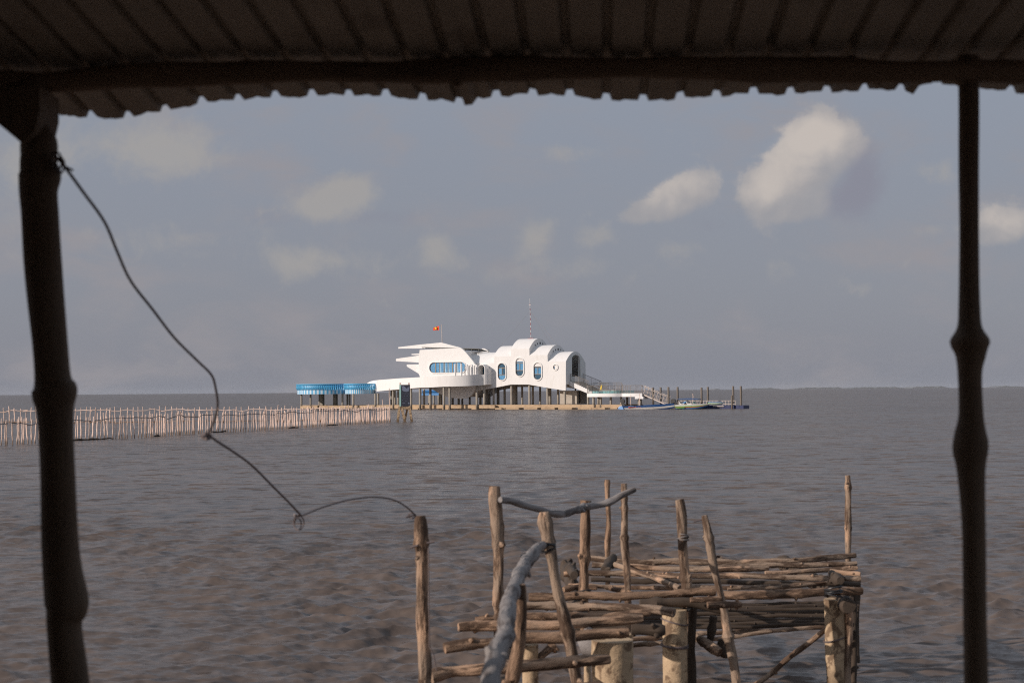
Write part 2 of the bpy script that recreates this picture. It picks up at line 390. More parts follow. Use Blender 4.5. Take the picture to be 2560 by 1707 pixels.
def make_water():
    rng = np.random.default_rng(3)
    rows = [5.0]
    while rows[-1] < 14000:
        d = rows[-1]; st = max(.035, min(d*d/3400*.8, d*.06)); rows.append(d+st)
    rows = np.array(rows); sp = np.gradient(rows)
    s = np.linspace(-1, 1, 1300)*.72
    Y = rows[:, None]*np.ones_like(s)[None]; X = rows[:, None]*s[None]
    SP = np.maximum(sp, rows*s[1]*0+rows*(s[1]-s[0]))[:, None]
    Z = np.zeros_like(X); DX = np.zeros_like(X); DY = np.zeros_like(X)
    amps = []
    for i in range(80):
        lam = .10*(.62/.10)**(i/79.)
        th = R(-80) + rng.normal(0, .4)          # mean travel direction, crests run mostly across the view
        k = 2*math.pi/lam; kx, ky = k*math.cos(th), k*math.sin(th)
        A = .0132*lam**.95*rng.uniform(.5, 1.4)
        ph = rng.uniform(0, 6.28)
        fade = np.clip((lam/(2.2*SP)-.6), 0, 1)
        a = kx*X+ky*Y+ph
        sn = np.sin(a); cs = np.cos(a)
        Z += A*fade*cs; DX -= .8*A*fade*math.cos(th)*sn; DY -= .8*A*fade*math.sin(th)*sn
    env = .75+.5*np.sin(.31*X+.17*Y+1)*np.sin(.23*Y-.12*X)+.25*np.sin(.9*X+.6*Y)
    env = np.clip(env, .45, 1.5)
    X = X+DX*env; Y = Y+DY*env; Z = Z*env
    nr, nc = X.shape
    co = np.stack([X, Y, Z], -1).reshape(-1, 3)
    idx = np.arange(nr*nc).reshape(nr, nc)
    q = np.stack([idx[:-1, :-1], idx[:-1, 1:], idx[1:, 1:], idx[1:, :-1]], -1).reshape(-1, 4)
    # outer sheet beyond and behind the fan, a little below the wave troughs
    S = 14000.
    ex = np.array([(-S, -600, -.22), (S, -600, -.22), (S, S, -.22), (-S, S, -.22)])
    b = len(co); co = np.vstack([co, ex]); q = np.vstack([q, [[b, b+1, b+2, b+3]]])
    me = bpy.data.meshes.new('water'); me.vertices.add(len(co)); me.vertices.foreach_set('co', co.astype(np.float32).ravel())
    me.loops.add(q.size); me.loops.foreach_set('vertex_index', q.astype(np.int32).ravel())
    me.polygons.add(len(q)); me.polygons.foreach_set('loop_start', np.arange(0, q.size, 4, dtype=np.int32))
    me.polygons.foreach_set('use_smooth', np.ones(len(q), bool)); me.update(calc_edges=True)
    me.materials.append(M['water'])
    o = bpy.data.objects.new('water', me); col.objects.link(o); tag(o, 'grey brown silty sea with short choppy ripples reaching the horizon', kind='structure')
make_water()
# far shore
def far_shore():
    mb = MB(); rnd = random.Random(2); D = 9500.
    for (p0, p1, hh) in ((1785, 1800, 5), (1862, 1950, 9), (1985, 2120, 13), (2122, 2260, 12), (2280, 2372, 15), (2490, 2560, 12), (2600, 2900, 12)):
        n = int((p1-p0)/1.5)
        prev = None; top = []
        for i in range(n+1):
            px = p0+(p1-p0)*i/n; x = (px-1280)/F*D
            e = min(1, 5*min(i, n-i)/n)
            top.append((x, -2+(.65*hh*(.6+.4*math.sin(i*.37+p0)*math.sin(i*.11))+rnd.uniform(0, 3))*e+4))
        poly = top+[(top[-1][0], -4), (top[0][0], -4)]
        mb.prism([poly[::-1]], 'uz', D, D+250)
    o = mb.build('distant_shore', 'shore', loc=(0, D, 0)); tag(o, 'faint low wooded shore on the horizon at the right', kind='structure')
far_shore()
# ------------------------------------------------------------------ house frame: u along the front wall, v away, z up
A_ = R(28); O = Vector((2.6, 187.0, 0))
uv_u = Vector((math.cos(A_), -math.sin(A_), 0)); uv_v = Vector((math.sin(A_), math.cos(A_), 0))
def hp(px, py, v):
    d = ray(px, py); c = Vector((0, 0, H))
    t = (v - (c-O).dot(uv_v))/d.dot(uv_v); p = c+d*t
    return ((p-O).dot(uv_u), p.z)
def he(px, py, u):
    d = ray(px, py); c = Vector((0, 0, H))
    t = (u - (c-O).dot(uv_u))/d.dot(uv_u); p = c+d*t
    return ((p-O).dot(uv_v), p.z)
def W_(u, v, z=0): return O+uv_u*u+uv_v*v+Vector((0, 0, z))
def hroot(name, u, v, label, cat, group=None):
    return root(name, W_(u, v), label, cat, group, org=(u, v, 0), rz=-A_)
r1 = lambda x, y: (720+x/4.9, 740+y/4.9)
r2 = lambda x, y: (960+x/5.6, 780+y/5.6)
r3 = lambda x, y: (1180+x/4.9, 740+y/4.9)
r4 = lambda x, y: (1400+x/4.9, 840+y/4.9)
def P2(f, pts, v): return [hp(*f(x, y), v) for x, y in pts]
def ell(cx, cy, rx, ry, n=28): return [(cx+rx*math.cos(6.2832*i/n), cy+ry*math.sin(6.2832*i/n)) for i in range(n)]
def stadium(x0, x1, z0, z1, n=14):
    w_, h_ = x1-x0, z1-z0; r = min(w_, h_)/2; pts = []
    if h_ >= w_:
        c0, c1 = ((x0+x1)/2, z1-r), ((x0+x1)/2, z0+r)
        for i in range(n+1): a = math.pi*i/n; pts.append((c0[0]+r*math.cos(a), c0[1]+r*math.sin(a)))
        for i in range(n+1): a = math.pi+math.pi*i/n; pts.append((c1[0]+r*math.cos(a), c1[1]+r*math.sin(a)))
    else:
        c0, c1 = (x0+r, (z0+z1)/2), (x1-r, (z0+z1)/2)
        for i in range(n+1): a = math.pi/2+math.pi*i/n; pts.append((c0[0]+r*math.cos(a), c0[1]+r*math.sin(a)))
        for i in range(n+1): a = -math.pi/2+math.pi*i/n; pts.append((c1[0]+r*math.cos(a), c1[1]+r*math.sin(a)))
    return pts
def grow(poly, d):
    cx = sum(p[0] for p in poly)/len(poly); cz = sum(p[1] for p in poly)/len(poly)
    x0 = min(p[0] for p in poly); x1 = max(p[0] for p in poly); z0 = min(p[1] for p in poly); z1 = max(p[1] for p in poly)
    return stadium(x0-d, x1+d, z0-d, z1+d)
W = 5.9
house = hroot('pavilion', 0, 0, 'white seaside pavilion of rounded vaults and fins standing on concrete piles', 'building')
def arch_profile(v0, v1, zs, zc, n=20):
    return [(v0+(v1-v0)*i/n, zs+(zc-zs)*(1-abs(2*i/n-1)**2.05)) for i in range(n+1)]
def U(f, x, v=0.): return hp(*f(x, 0) if False else f(x, 900), v)[0]
uE = hp(*r3(1150, 980), 0)[0]
# --- front wall with window openings
zsE = hp(*r3(1150, 803), 0)[1]
wall_out = P2(r3, [(70, 1160), (265, 1125), (475, 1083), (690, 1083), (950, 1128), (1147, 1158), (1150, 803), (927, 803), (925, 722), (703, 724), (703, 645), (478, 645), (478, 735), (265, 737), (265, 820), (-60, 826), (-60, 1190)], 0)
uL = wall_out[-1][0]
wins = []
for (x0, x1, y0, y1) in ((322, 410, 823, 1030), (539, 628, 762, 980), (760, 849, 818, 1024), (998, 1047, 842, 902)):
    (a0, b0), (a1, b1) = hp(*r3(x0, y1), 0), hp(*r3(x1, y0), 0)
    wins.append(stadium(a0, a1, b0, b1))
mb = MB(); mb.prism([wall_out]+wins, 'uz', 0, .25)
mb.build('front_wall', 'white', house)
for k, wn in enumerate(wins):
    x0 = min(p[0] for p in wn); x1 = max(p[0] for p in wn); z0 = min(p[1] for p in wn); z1 = max(p[1] for p in wn)
    mb = MB(); mb.prism([grow(wn, .15 if k < 3 else .12), grow(wn, .02)], 'uz', -.09, .02)
    sur = mb.build('window_surround', 'white', house)
    mb = MB(); mb.prism([grow(wn, .015), grow(wn, -.045)], 'uz', .01, .09)
    if k < 3:
        hh = z1-z0; zt = z1-.27*hh; zb = z0+.32*hh
        for zz in (zt, zb): mb.box(x0-.01, x1+.01, .03, .11, zz-.045, zz+.045)
        mb.box((x0+x1)/2-.04, (x0+x1)/2+.04, .035, .105, zb+.04, zt-.04)
    fr = mb.build('window', 'frame', house)
    if k < 3:
        for (a0, a1, b0, b1, mm) in ((x0, x1, zt, z1, 'glass' if k == 1 else 'glass_dark'), (x0, (x0+x1)/2, zb, zt, 'glass'), ((x0+x1)/2, x1, zb, zt, 'glass_dark' if k == 0 else 'glass'), (x0, x1, z0, zb, 'glass_dark' if k else 'glass')):
            mb = MB()
            poly = [(min(max(p[0], a0), a1), min(max(p[1], b0), b1)) for p in grow(wn, -.03)]
            q = [p for i, p in enumerate(poly) if (abs(p[0]-poly[i-1][0])+abs(p[1]-poly[i-1][1])) > 1e-5]
            mb.prism([q], 'uz', .07, .10); mb.build('pane', mm, fr)
    else:
        mb = MB(); mb.prism([grow(wn, -.03)], 'uz', .07, .10); mb.build('pane', 'glass', fr)
# --- other walls, floor
zfl = hp(*r3(690, 1083), 0)[1]
mb = MB(); mb.box(uL, uE-.01, W-.25, W, zfl-.3, zsE); mb.build('rear_wall', 'white', house)
mb = MB(); mb.box(uL, uE-.02, .26, W-.26, zfl+.05, zfl+.35); mb.build('floor_slab', 'concrete', house)
# rear hanging skirt
rs = [(a, b+.05) for a, b in P2(r3, [(70, 1160), (265, 1125), (475, 1083), (690, 1083), (950, 1128), (1147, 1158)], 0)]
rs += [(rs[-1][0], zfl+.3), (rs[0][0], zfl+.3)]
mb = MB(); mb.prism([rs[::-1]], 'uz', W-.01, W+.2); mb.build('rear_skirt', 'white', house)
# --- vaulted roofs: u0, u1, spring y, crest y, lower spring y (region-3 pixels)
def vault(x0, x1, ys, yc, xc, ylow, porch=0.):
    u0 = hp(*r3(x0, 900), 0)[0]; u1 = hp(*r3(x1, 900), 0)[0]-porch
    zs = hp(*r3(x1, ys), 0)[1]; zc = hp(*r3(xc, yc), W/2)[1]; zl = hp(*r3(x1, ylow), 0)[1]
    prof = [(.012, zl)]+arch_profile(.012, W-.012, zs, zc)+[(W-.012, zl)]
    mb = MB(); mb.prism([prof], 'vz', u0, u1); return mb.build('vaulted_roof', 'white', house, sharp=30), u0, u1, zs, zc
vA = vault(-300, 268, 822, 692, 150, 900)
vB = vault(265, 480, 737, 611, 420, 800)
vC = vault(478, 703.5, 645, 523, 700, 800)
vD = vault(702, 926, 723, 600, 950, 860)
vE = vault(925, 1150, 803, 681, 1200, 860, porch=1.6)
# sloping skirt from front-wall plane is closed by vent walls; small round vents on two gable ends
for (vr, cx, cy) in ((vC, 834, 577), (vD, 1055, 653)):
    u1 = vr[2]
    for dx, dy, rr in ((-60, 25, .085), (-32, 5, .085), (0, 0, .13), (32, 5, .085), (60, 24, .06)):
        vv, zz = he(*r3(cx+dx, cy+dy), u1)
        mb = MB(); mb.prism([ell(vv, zz, rr*1.35, rr*1.25, 12)], 'vz', u1-.05, u1+.02); mb.build('vent', 'dark', vr[0])
# --- porch at the right-hand end
zs, zc = vE[3], vE[4]
zf = he(*r3(1200, 1040), uE)[1]; zbot = he(*r3(1165, 1080), uE)[1]
op = [(a, b) for a, b in [he(*r3(x, y), uE) for x, y in ((1225, 985), (1318, 985), (1318, 752), (1305, 732), (1285, 721), (1262, 720), (1240, 732), (1225, 752))]]
outer = [(.012, zbot)]+arch_profile(.012, W-.012, zs, zc)+[(W-.012, zbot)]
mb = MB(); mb.prism([outer, op], 'vz', uE-.22, uE); mb.build('porch_wall', 'white', house, sharp=30)
inn = arch_profile(.25, W-.25, zs-.05, zc-.22)
shell = [(.012, zfl)]+arch_profile(.012, W-.012, zs, zc)+[(W-.012, zfl), (W-.25, zfl)]+inn[::-1]+[(.25, zfl)]
mb = MB(); mb.prism([shell], 'vz', uE-1.6, uE-.221); mb.build('porch_vault', 'white', house, sharp=30)
mb = MB(); mb.prism([[(.3, zfl)]+arch_profile(.3, W-.3, zs-.1, zc-.3)+[(W-.3, zfl)]], 'vz', uE-2.4, uE-1.605); mb.build('porch_back_wall', 'concrete_col', house)
pv, pz = he(*r3(1285, 880), uE-1.5)
mb = MB(); mb.prism([ell(pv, pz, .42, .42, 24), ell(pv, pz, .34, .34, 24)], 'vz', uE-1.62, uE-1.5); ph_ = mb.build('porthole', 'black', house)
mb = MB(); mb.prism([ell(pv, pz, .34, .34, 24)], 'vz', uE-1.62, uE-1.56); mb.build('pane', 'teal', ph_)
mb = MB(); a0 = he(*r3(1316, 900), uE)[0]; mb.box(uE+.001, uE+.14, a0, a0+.09, zf, zf+3.0); mb.build('door_jamb', 'white', house)
mb = MB(); mb.box(uE+.001, uE+.05, a0+1.75, a0+1.79, zf, zf+2.5); mb.build('porch_panel', 'white', house)
# --- front fish-head plate and its twin at the back
plate = [(500, 530), (760, 516), (1000, 504), (1070, 502), (1100, 520), (1135, 553), (1175, 600), (1215, 650), (1250, 695), (1282, 745), (1302, 800), (1312, 860), (1312, 930), (1305, 985),
         (1290, 1035), (1262, 1105), (1225, 1165), (1190, 1190), (1140, 1207), (1080, 1212), (1000, 1206), (900, 1192), (830, 1168), (740, 1120), (640, 1062), (560, 1000), (505, 912),
         (487, 862), (486, 730), (488, 610)]
VP = -.8
pl = P2(r2, plate, VP)
(a0, b0), (a1, b1) = hp(*r2(638, 852), VP), hp(*r2(1145, 698), VP)
lw = stadium(a0, a1, b0, b1)
mb = MB(); mb.prism([pl, lw], 'uz', VP, VP+.3); mb.build('fish_shaped_wall', 'white', house, sharp=30)
mb = MB(); mb.prism([grow(lw, .10), grow(lw, .005)], 'uz', VP-.10, VP+.02); mb.build('window_surround', 'white', house)
mb = MB(); mb.prism([grow(lw, .01), grow(lw, -.05)], 'uz', VP+.02, VP+.1)
for x in (720, 776, 838, 893, 956, 1015, 1075):
    uu = hp(*r2(x, 770), VP)[0]; wd = .06 if x in (720, 838, 956, 1075) else .035
    mb.box(uu-wd, uu+wd, VP+.03, VP+.11, b0, b1)
lwf = mb.build('window', 'frame', house)
mb = MB(); mb.prism([grow(lw, -.02)], 'uz', VP+.08, VP+.12); mb.build('pane', 'glass', lwf)
# curtains behind the glass read as slanted pale strips
for x in (790, 855, 905, 1030):
    uu = hp(*r2(x, 770), VP)[0]; mb = MB()
    mb.prism([[(uu-.22, b0+.03), (uu+.12, b0+.03), (uu-.02, b1-.06), (uu-.12, b1-.06)]], 'uz', VP+.074, VP+.079)
    mb.build('curtain', 'curtain', lwf)
pr = P2(r2, [(1300, 700), (1372, 508), (1400, 508), (1412, 510), (1490, 567), (1560, 640), (1590, 760), (1590, 960), (1560, 1100), (1440, 1190), (1290, 1200)], W+.6)
mb = MB(); mb.prism([pr], 'uz', W+.6, W+.9); mb.build('rear_plate', 'white', house)
# bowl underside between the plates
bw = P2(r2, [(700, 1062), (830, 1150), (1000, 1190), (1130, 1188), (1220, 1130), (1270, 1062)], VP)
mb = MB(); mb.prism([bw], 'uz', VP+.31, W+.55); mb.build('bowl_underside', 'white', house)
# fins
for pts, v0 in (([(198, 491), (500, 455), (795, 427), (840, 437), (950, 467), (1050, 492), (1130, 520), (1130, 560), (700, 560), (690, 508), (200, 511)], 2.2),
                ([(385, 587), (500, 578), (560, 575), (560, 600), (385, 600)], 1.4),
                ([(166, 662), (172, 653), (490, 607), (560, 600), (560, 712), (487, 706), (172, 687), (166, 680)], .4),
                ([(318, 740), (325, 733), (560, 731), (560, 930), (515, 905), (480, 858), (330, 768), (319, 758)], .0)):
    mb = MB(); mb.prism([P2(r2, pts, v0)], 'uz', v0, v0+.28); mb.build('fin', 'white', house)
# box body behind the plate
(ba, bb), (bc, bd) = hp(*r2(520, 990), 0.), hp(*r2(900, 545), 0.)
mb = MB(); mb.box(ba+.4, uL, VP+.31, W+.5, bb, bd-.1); mb.build('side_block', 'white', house)
# --- curved ramp parapet
path = [(*r1(970, 0), 1066, 1085, 6.6), (*r1(998, 0), 1049, 1110, 5.8), (*r1(1042, 0), 1036, 1135, 4.6), (*r1(1085, 0), 1030, 1164, 3.0), (*r1(1118, 0), 1026, 1163, 1.6), (*r1(1200, 0), 1020, 1155, -.4), (*r1(1365, 0), 1007, 1141, -2.2), (*r1(1500, 0), 1000, 1131, -3.1), (*r1(1610, 0), 993, 1122, -3.6)]
path = [(p[0], 740+p[2]/4.9, 740+p[3]/4.9, p[4]) for p in path]
path += [(960+x/5.6, 780+a/5.6, 780+b/5.6, v) for x, a, b, v in ((650, 902, 1054, -3.95), (800, 893, 1045, -4.0), (950, 888, 1041, -3.85), (1070, 884, 1038, -3.5), (1170, 880, 1035, -3.05), (1250, 877, 1032, -2.5), (1318, 875, 1028, -1.9), (1375, 873, 1022, -1.45), (1418, 872, 1016, -1.22))]
# resample smooth
def cr(p, t):
    n = len(p)-1; i = min(int(t), n-1); f = t-i
    q = [p[max(i-1, 0)], p[i], p[i+1], p[min(i+2, n)]]
    return tuple(.5*((2*q[1][k])+(-q[0][k]+q[2][k])*f+(2*q[0][k]-5*q[1][k]+4*q[2][k]-q[3][k])*f*f+(-q[0][k]+3*q[1][k]-3*q[2][k]+q[3][k])*f**3) for k in range(len(p[0])))
Q = []
for (px, yt, yb, v) in path:
    u, zt = hp(px, yt, v); zb = hp(px, yb, v)[1]; Q.append((u, v, zt, zb))
S_ = [cr(Q, i*.25) for i in range(4*(len(Q)-1)+1)]
vs = []
for i, (u, v, zt, zb) in enumerate(S_):
    a, b = S_[max(i-1, 0)], S_[min(i+1, len(S_)-1)]
    t = Vector((b[0]-a[0], b[1]-a[1])).normalized(); nx, ny = -t.y*.25, t.x*.25
    vs += [(u, v, zb), (u, v, zt), (u+nx, v+ny, zt), (u+nx, v+ny, zb)]
n_ = len(S_)
fs = [(4*i+k, 4*i+(k+1) % 4, 4*i+4+(k+1) % 4, 4*i+4+k) for i in range(n_-1) for k in range(4)]+[(0, 1, 2, 3), tuple(4*n_-4+k for k in (3, 2, 1, 0))]
mb = MB(); mb.add(vs, fs); mb.build('curved_ramp_parapet', 'white', house, sharp=40)
vs = []
for (u, v, zt, zb) in S_:
    v2 = max(VP+.35, v+1.6) if u > S_[0][0]+9 else v+2.6
    vs += [(u+.1, v+.24, zb+.04), (u+.1, v+.24, zb+.28), (u+.3, v2+.02, zb+.28), (u+.3, v2+.02, zb+.04)]
mb = MB(); mb.add(vs, fs); mb.build('ramp_floor', 'white', house, sharp=40)
# inner curved parapet of the ramp, seen below and behind
vs = []
for (u, v, zt, zb) in S_[18:42]:
    vs += [(u+.3, v+2.7, zb-.05), (u+.3, v+2.7, zb+1.0), (u+.3, v+2.9, zb+1.0), (u+.3, v+2.9, zb-.05)]
m_ = 24
mb = MB(); mb.add(vs, [(4*i+k, 4*i+(k+1) % 4, 4*i+4+(k+1) % 4, 4*i+4+k) for i in range(m_-1) for k in range(4)]+[(0, 1, 2, 3), tuple(4*m_-4+k for k in (3, 2, 1, 0))]); mb.build('inner_ramp_parapet', 'white', house, sharp=40)
# pillars and arches on the parapet
def near(u0):
    return min(S_, key=lambda s: abs(s[0]-u0))
for x, yt, wd in ((993, 724, .11), (1071, 722, .11)):
    vv = -3.6 if x > 1000 else -3.75; u, zt = hp(*r2(x, yt), vv); s_ = near(u)
    mb = MB(); mb.tube([(u, s_[1]+.13, s_[2]-.1), (u, s_[1]+.13, zt-.05), (u, s_[1]+.13, zt)], [wd*1.1, wd*1.1, wd*.7], 12); mb.build('balcony_pillar', 'white', house)
for x0, x1, yt, vv, dp in ((1126, 1170, 733, -2.95, 1.5), (1192, 1236, 733, -2.4, 1.1), (1262, 1302, 733, -1.85, .6)):
    ua, zt = hp(*r2(x0, yt), vv); ub = hp(*r2(x1, yt), vv)[0]; s_ = near((ua+ub)/2); z0 = s_[2]-.05
    hw = (ub-ua)/2; mid = (ua+ub)/2
    outl = [(ua, z0)]+[(mid-hw*math.cos(math.pi*i/12), zt-hw*1.35+hw*1.35*math.sin(math.pi*i/12)) for i in range(13)]+[(ub, z0)]
    hw2 = hw*.62; mi2 = mid-.08
    il = [(mi2+hw2, z0), (mi2+hw2, zt-hw*1.35)]+[(mi2+hw2*math.cos(math.pi*i/12), zt-hw*1.35+hw2*1.5*math.sin(math.pi*i/12)) for i in range(1, 13)]+[(mi2-hw2, z0)]
    mb = MB(); mb.prism([outl+il], 'uz', vv, vv+.28); mb.build('balcony_arch', 'white', house)
# niche bay with arched opening at the end of the balcony
vn = -1.25
def archpoly(x0, x1, yt, yb, v, n=14):
    (a, zt), (b, _) = hp(*r2(x0, yt), v), hp(*r2(x1, yt), v); zb = hp(*r2((x0+x1)/2, yb), v)[1]
    r = (b-a)/2; m_ = (a+b)/2
    return [(a, zb)]+[(m_-r*math.cos(math.pi*i/n), zt-r*1.05+r*1.05*math.sin(math.pi*i/n)) for i in range(n+1)]+[(b, zb)]
mb = MB(); mb.prism([archpoly(1310, 1414, 732, 1020, vn), archpoly(1319, 1406, 742, 875, vn)], 'uz', vn, vn+1.2); mb.build('arched_bay', 'white', house, sharp=30)
# rounded right flank of the bay
(a, zt), zb = hp(*r2(1408, 760), vn), hp(*r2(1408, 1016), vn)[1]
fl = [(a, vn+.02), (a+.12, vn+.06), (a+.28, vn+.22), (a+.38, vn+.5), (a+.40, .1), (a, .1)]
mb = MB(); mb.prism([fl], 'uv', zb, zt-.35); mb.build('bay_flank', 'white', house, sharp=50)
mb = MB(); mb.prism([archpoly(1336, 1412, 750, 872, -.05)], 'uz', -.06, .0); bd_ = mb.build('bay_door', 'glass_dark', house)
u_, z_ = hp(*r2(1375, 800), -.06); mb = MB(); mb.box(u_-.02, u_+.1, -.09, -.061, z_-.8, z_+.5); mb.build('door_frame', 'frame', bd_)
# --- parapet band details on vault roof, solar rack
(u0, z0), (u1, z1) = hp(*r2(525, 492), 1.5), hp(*r2(1330, 513), 1.5)
rack = hroot('solar_panel_rack', u0, 1.5, 'low rack of solar panels on the roof behind the fish shaped wall', 'solar panels')
for i in range(8):
    f0, f1 = i/8, (i+.96)/8
    mb = MB(); p = lambda f, v, dz: (u0+(u1-u0)*f, v, z0+(z1-z0)*f+dz)
    vs = [p(f0, 1.5, 0), p(f1, 1.5, 0), p(f1, 4.6, -.38*f1), p(f0, 4.6, -.38*f0)]
    mb.add(vs+[(a, b, c+.035) for a, b, c in vs], [(0, 1, 2, 3), (7, 6, 5, 4), (0, 1, 5, 4), (1, 2, 6, 5), (2, 3, 7, 6), (3, 0, 4, 7)]); mb.build('solar_panel', 'solar', rack)
for f in (.02, .19, .36, .53, .7, .87, .99):
    uu = u0+(u1-u0)*f; zz = z0+(z1-z0)*f
    for vv in (1.6, 4.4): mb = MB(); mb.tube([(uu, vv, zz-.75), (uu, vv, zz)], .035, 6); mb.build('leg', 'solar', rack)
mb = MB(); mb.tube([(u0, 1.6, z0-.05), (u1, 1.6, z1-.05)], .035, 6); mb.tube([(u0, 4.4, z0-.05), (u1, 4.4, z1-.05)], .035, 6); mb.build('rail', 'solar', rack)
# flagpole and flag
fu, fz0 = hp(*r1(1890, 575), 2.3); fz1 = hp(*r1(1882, 345), 2.3)[1]
fp = hroot('flagpole', fu, 2.3, 'thin metal flagpole with a short arm on the peak of the top fin', 'flagpole')
mb = MB(); mb.tube([(fu, 2.3, fz0-.3), (fu-.12, 2.3, fz1)], [.05, .035], 8); mb.build('pole', 'railwhite', fp)
mb = MB(); mb.tube([(fu-.1, 2.3, fz1-.28), (fu-.5, 2.3, fz1-.1)], .02, 6); mb.build('arm', 'steel', fp)
(f0, fa), (f1, fb) = hp(*r1(1775, 420), 2.3), hp(*r1(1850, 365), 2.3)
mb = MB(); nx, nz = 14, 8; vs = []
for i in range(nx+1):
    for j in range(nz+1):
        s = i/nx; wv = .12*math.sin(s*7+j*.3)*s
        zz = fb-(fb-fa)*j/nz; droop = 1-.45*s
        zz = fb-.05*s-(fb-fa)*(j/nz)*droop-.22*s
        vs.append((f1-(f1-f0)*s, 2.3+wv, zz))
g_ = lambda i, j: i*(nz+1)+j
mb.add(vs, [(g_(i, j), g_(i+1, j), g_(i+1, j+1), g_(i, j+1)) for i in range(nx) for j in range(nz)])
flag = mb.build('flag', 'flagred', loc=(f1, 2.3, fb)); flag.location = W_(f1, 2.3, fb); flag.rotation_euler = (0, 0, -A_)
tag(flag, 'small red flag with a yellow star flying from the flagpole', 'flag')
ORG[flag.name] = (f1, 2.3, fb)
cx, cz = (f0+f1)/2+.06, (fa+fb)/2-.05
st = [(cx+(.24 if i % 2 == 0 else .10)*math.sin(math.pi*i/5), cz+(.24 if i % 2 == 0 else .10)*math.cos(math.pi*i/5)) for i in range(10)]
for vv in (2.12,): mb = MB(); mb.prism([st], 'uz', vv, vv+.28); mb.build('star', 'yellow', flag)
# mast
mu, mz0 = hp(*r3(722, 523), 3.0); mtu, mz1 = hp(*r3(710, 75), 3.0)
mast = hroot('radio_mast', mu, 3.0, 'tall slim red and white banded radio mast on the highest vault', 'mast')
k = 15; pts = [(mu+(mtu-mu)*i/k, 3.0, mz0-.15+(mz1-mz0)*i/k) for i in range(k+1)]
mb = MB(); mb.tube(pts, .036, 8, mis=[(i+1) % 2 for i in range(k)]); mb.build('mast_pole', ['mastwhite', 'mastred'], mast)
mb = MB(); mb.box(mu-.4, mu+.4, 2.8, 3.2, mz0-.12, mz0+.06); mb.build('base_plate', 'mastred', mast)
tz = mz1-.35; mb = MB(); mb.tube([(mtu, 3, mz1-.3), (mtu-.04, 3, mz1+.5)], .02, 6); mb.tube([(mtu-.16, 3, tz), (mtu+.16, 3, tz)], .05, 6); mb.build('antenna', 'mastwhite', mast)
for x, y, vv in ((345, 617, 3.0), (1045, 598, 3.0), (1000, 640, .6)):
    gu, gz = hp(*r3(x, y), vv); mb = MB(); mb.tube([(gu, vv, gz), (mtu+.02, 3, mz1-1.2)], .008, 5); mb.build('guy_wire', 'steel', mast)
# --- piles below the house
zwb = .55
def pile(px, v, r, par, ztop, mname='concrete_col', zb=-.8):
    u = hp(px, 995, v)[0]; mb = MB(); mb.tube([(u, v, zb), (u, v, ztop)], r, 12); return mb.build('pile', mname, par)
for x, v, r, dz in ((485, .45, .155, .1), (705, .45, .155, .1), (925, .5, .14, -.1), (1137, .6, .165, -.25), (265, .4, .13, .0), (1055, 2.6, .15, 0),
                    (400, 2.6, .16, 0), (520, 2.4, .22, 0), (540, 3.2, .2, 0), (615, 3.0, .14, 0), (745, 3.0, .16, 0), (835, 4.4, .14, 0), (955, 3.4, .2, 0), (1268, 4.2, .1, 0),
                    (180, 2.8, .2, -.3), (320, 4.6, .2, 0), (210, 5.0, .2, -.3)):
    pile(1180+x/4.9, v, r, house, zfl+dz)
zr = min(s[3] for s in S_[40:])
for x, v, r in ((130, -.7, .14), (380, -2.9, .15), (505, -3.2, .16), (840, -3.6, .16), (920, -3.4, .15), (1300, -1.6, .16), (1405, -1.0, .16), (650, -1.5, .17)):
    u = hp(960+x/5.6, 995, v)[0]; s_ = near(u); pile(960+x/5.6, v, r, house, s_[3]+.1)
for x, v, r in ((105, 3.5, .14), (155, 4.2, .12), (200, 3.2, .14), (562, 4.2, .15), (778, 4.4, .12), (800, 2.2, .15), (960, 3.8, .17), (1045, 2.4, .16), (1095, 4.0, .14), (1200, 3.4, .14), (1350, 3.6, .17)):
    pile(960+x/5.6, v, r, house, zfl-.5)
# concrete store room below the porch
(a, zb), (b, zt) = hp(*r3(1078, 1318), 1.6), hp(*r3(1282, 1168), 1.6)
mb = MB(); mb.box(a, b, 1.6, 5.2, zb-.05, zt); sr = mb.build('store_room', 'concrete', house)
mb = MB(); mb.box(a-.15, b+.15, 1.45, 5.35, zt+.001, zt+.12); mb.build('store_roof', 'concrete', sr)
vv, zz = he(*r3(1320, 1200), b)
mb = MB(); mb.box(b, b+.03, vv-.35, vv+.1, zb+.1, zb+1.6); mb.build('door', 'dark', sr)
# stairs and their railings
vs0, vs1 = .95, 5.0
ta = hp(*r3(1175, 1046), vs0); tb = hp(*r3(1430, 1142), vs0)
uS0, zS0 = uE+.02, ta[1]; uS1, zS1 = tb
low = hp(*r3(1430, 1190), vs0)[1]
ns = 9
def steps(d):
    pts = [(uS0, zS0)]
    for i in range(ns):
        u_a = uS0+.35+(uS1-uS0-.35)*(i+1)/ns; z_a = zS0+(zS1-zS0)*i/ns; z_b = zS0+(zS1-zS0)*(i+1)/ns
        pts += [(uS0+.35+(uS1-uS0-.35)*i/ns if i == 0 else pts[-1][0], z_a)]
        pts += [(pts[-1][0], z_b), (u_a, z_b)]
    return pts
st_ = steps(0)
poly = st_+[(uS1, low), (uS1-.15, low-.02), (uS0, zS0-.55)]
mb = MB(); mb.prism([poly[::-1]], 'uz', vs0, vs0+.22); stair = mb.build('staircase', 'white', house); mb = MB(); mb.prism([poly[::-1]], 'uz', vs1-.22, vs1); mb.build('stringer', 'white', stair)
mb = MB(); pp = [(a-.001, b-.03) for a, b in st_]+[(uS1-.02, low+.08), (uS0+.1, zS0-.4)]
mb.prism([pp[::-1]], 'uz', vs0+.221, vs1-.221); mb.build('treads', 'concrete_col', stair)
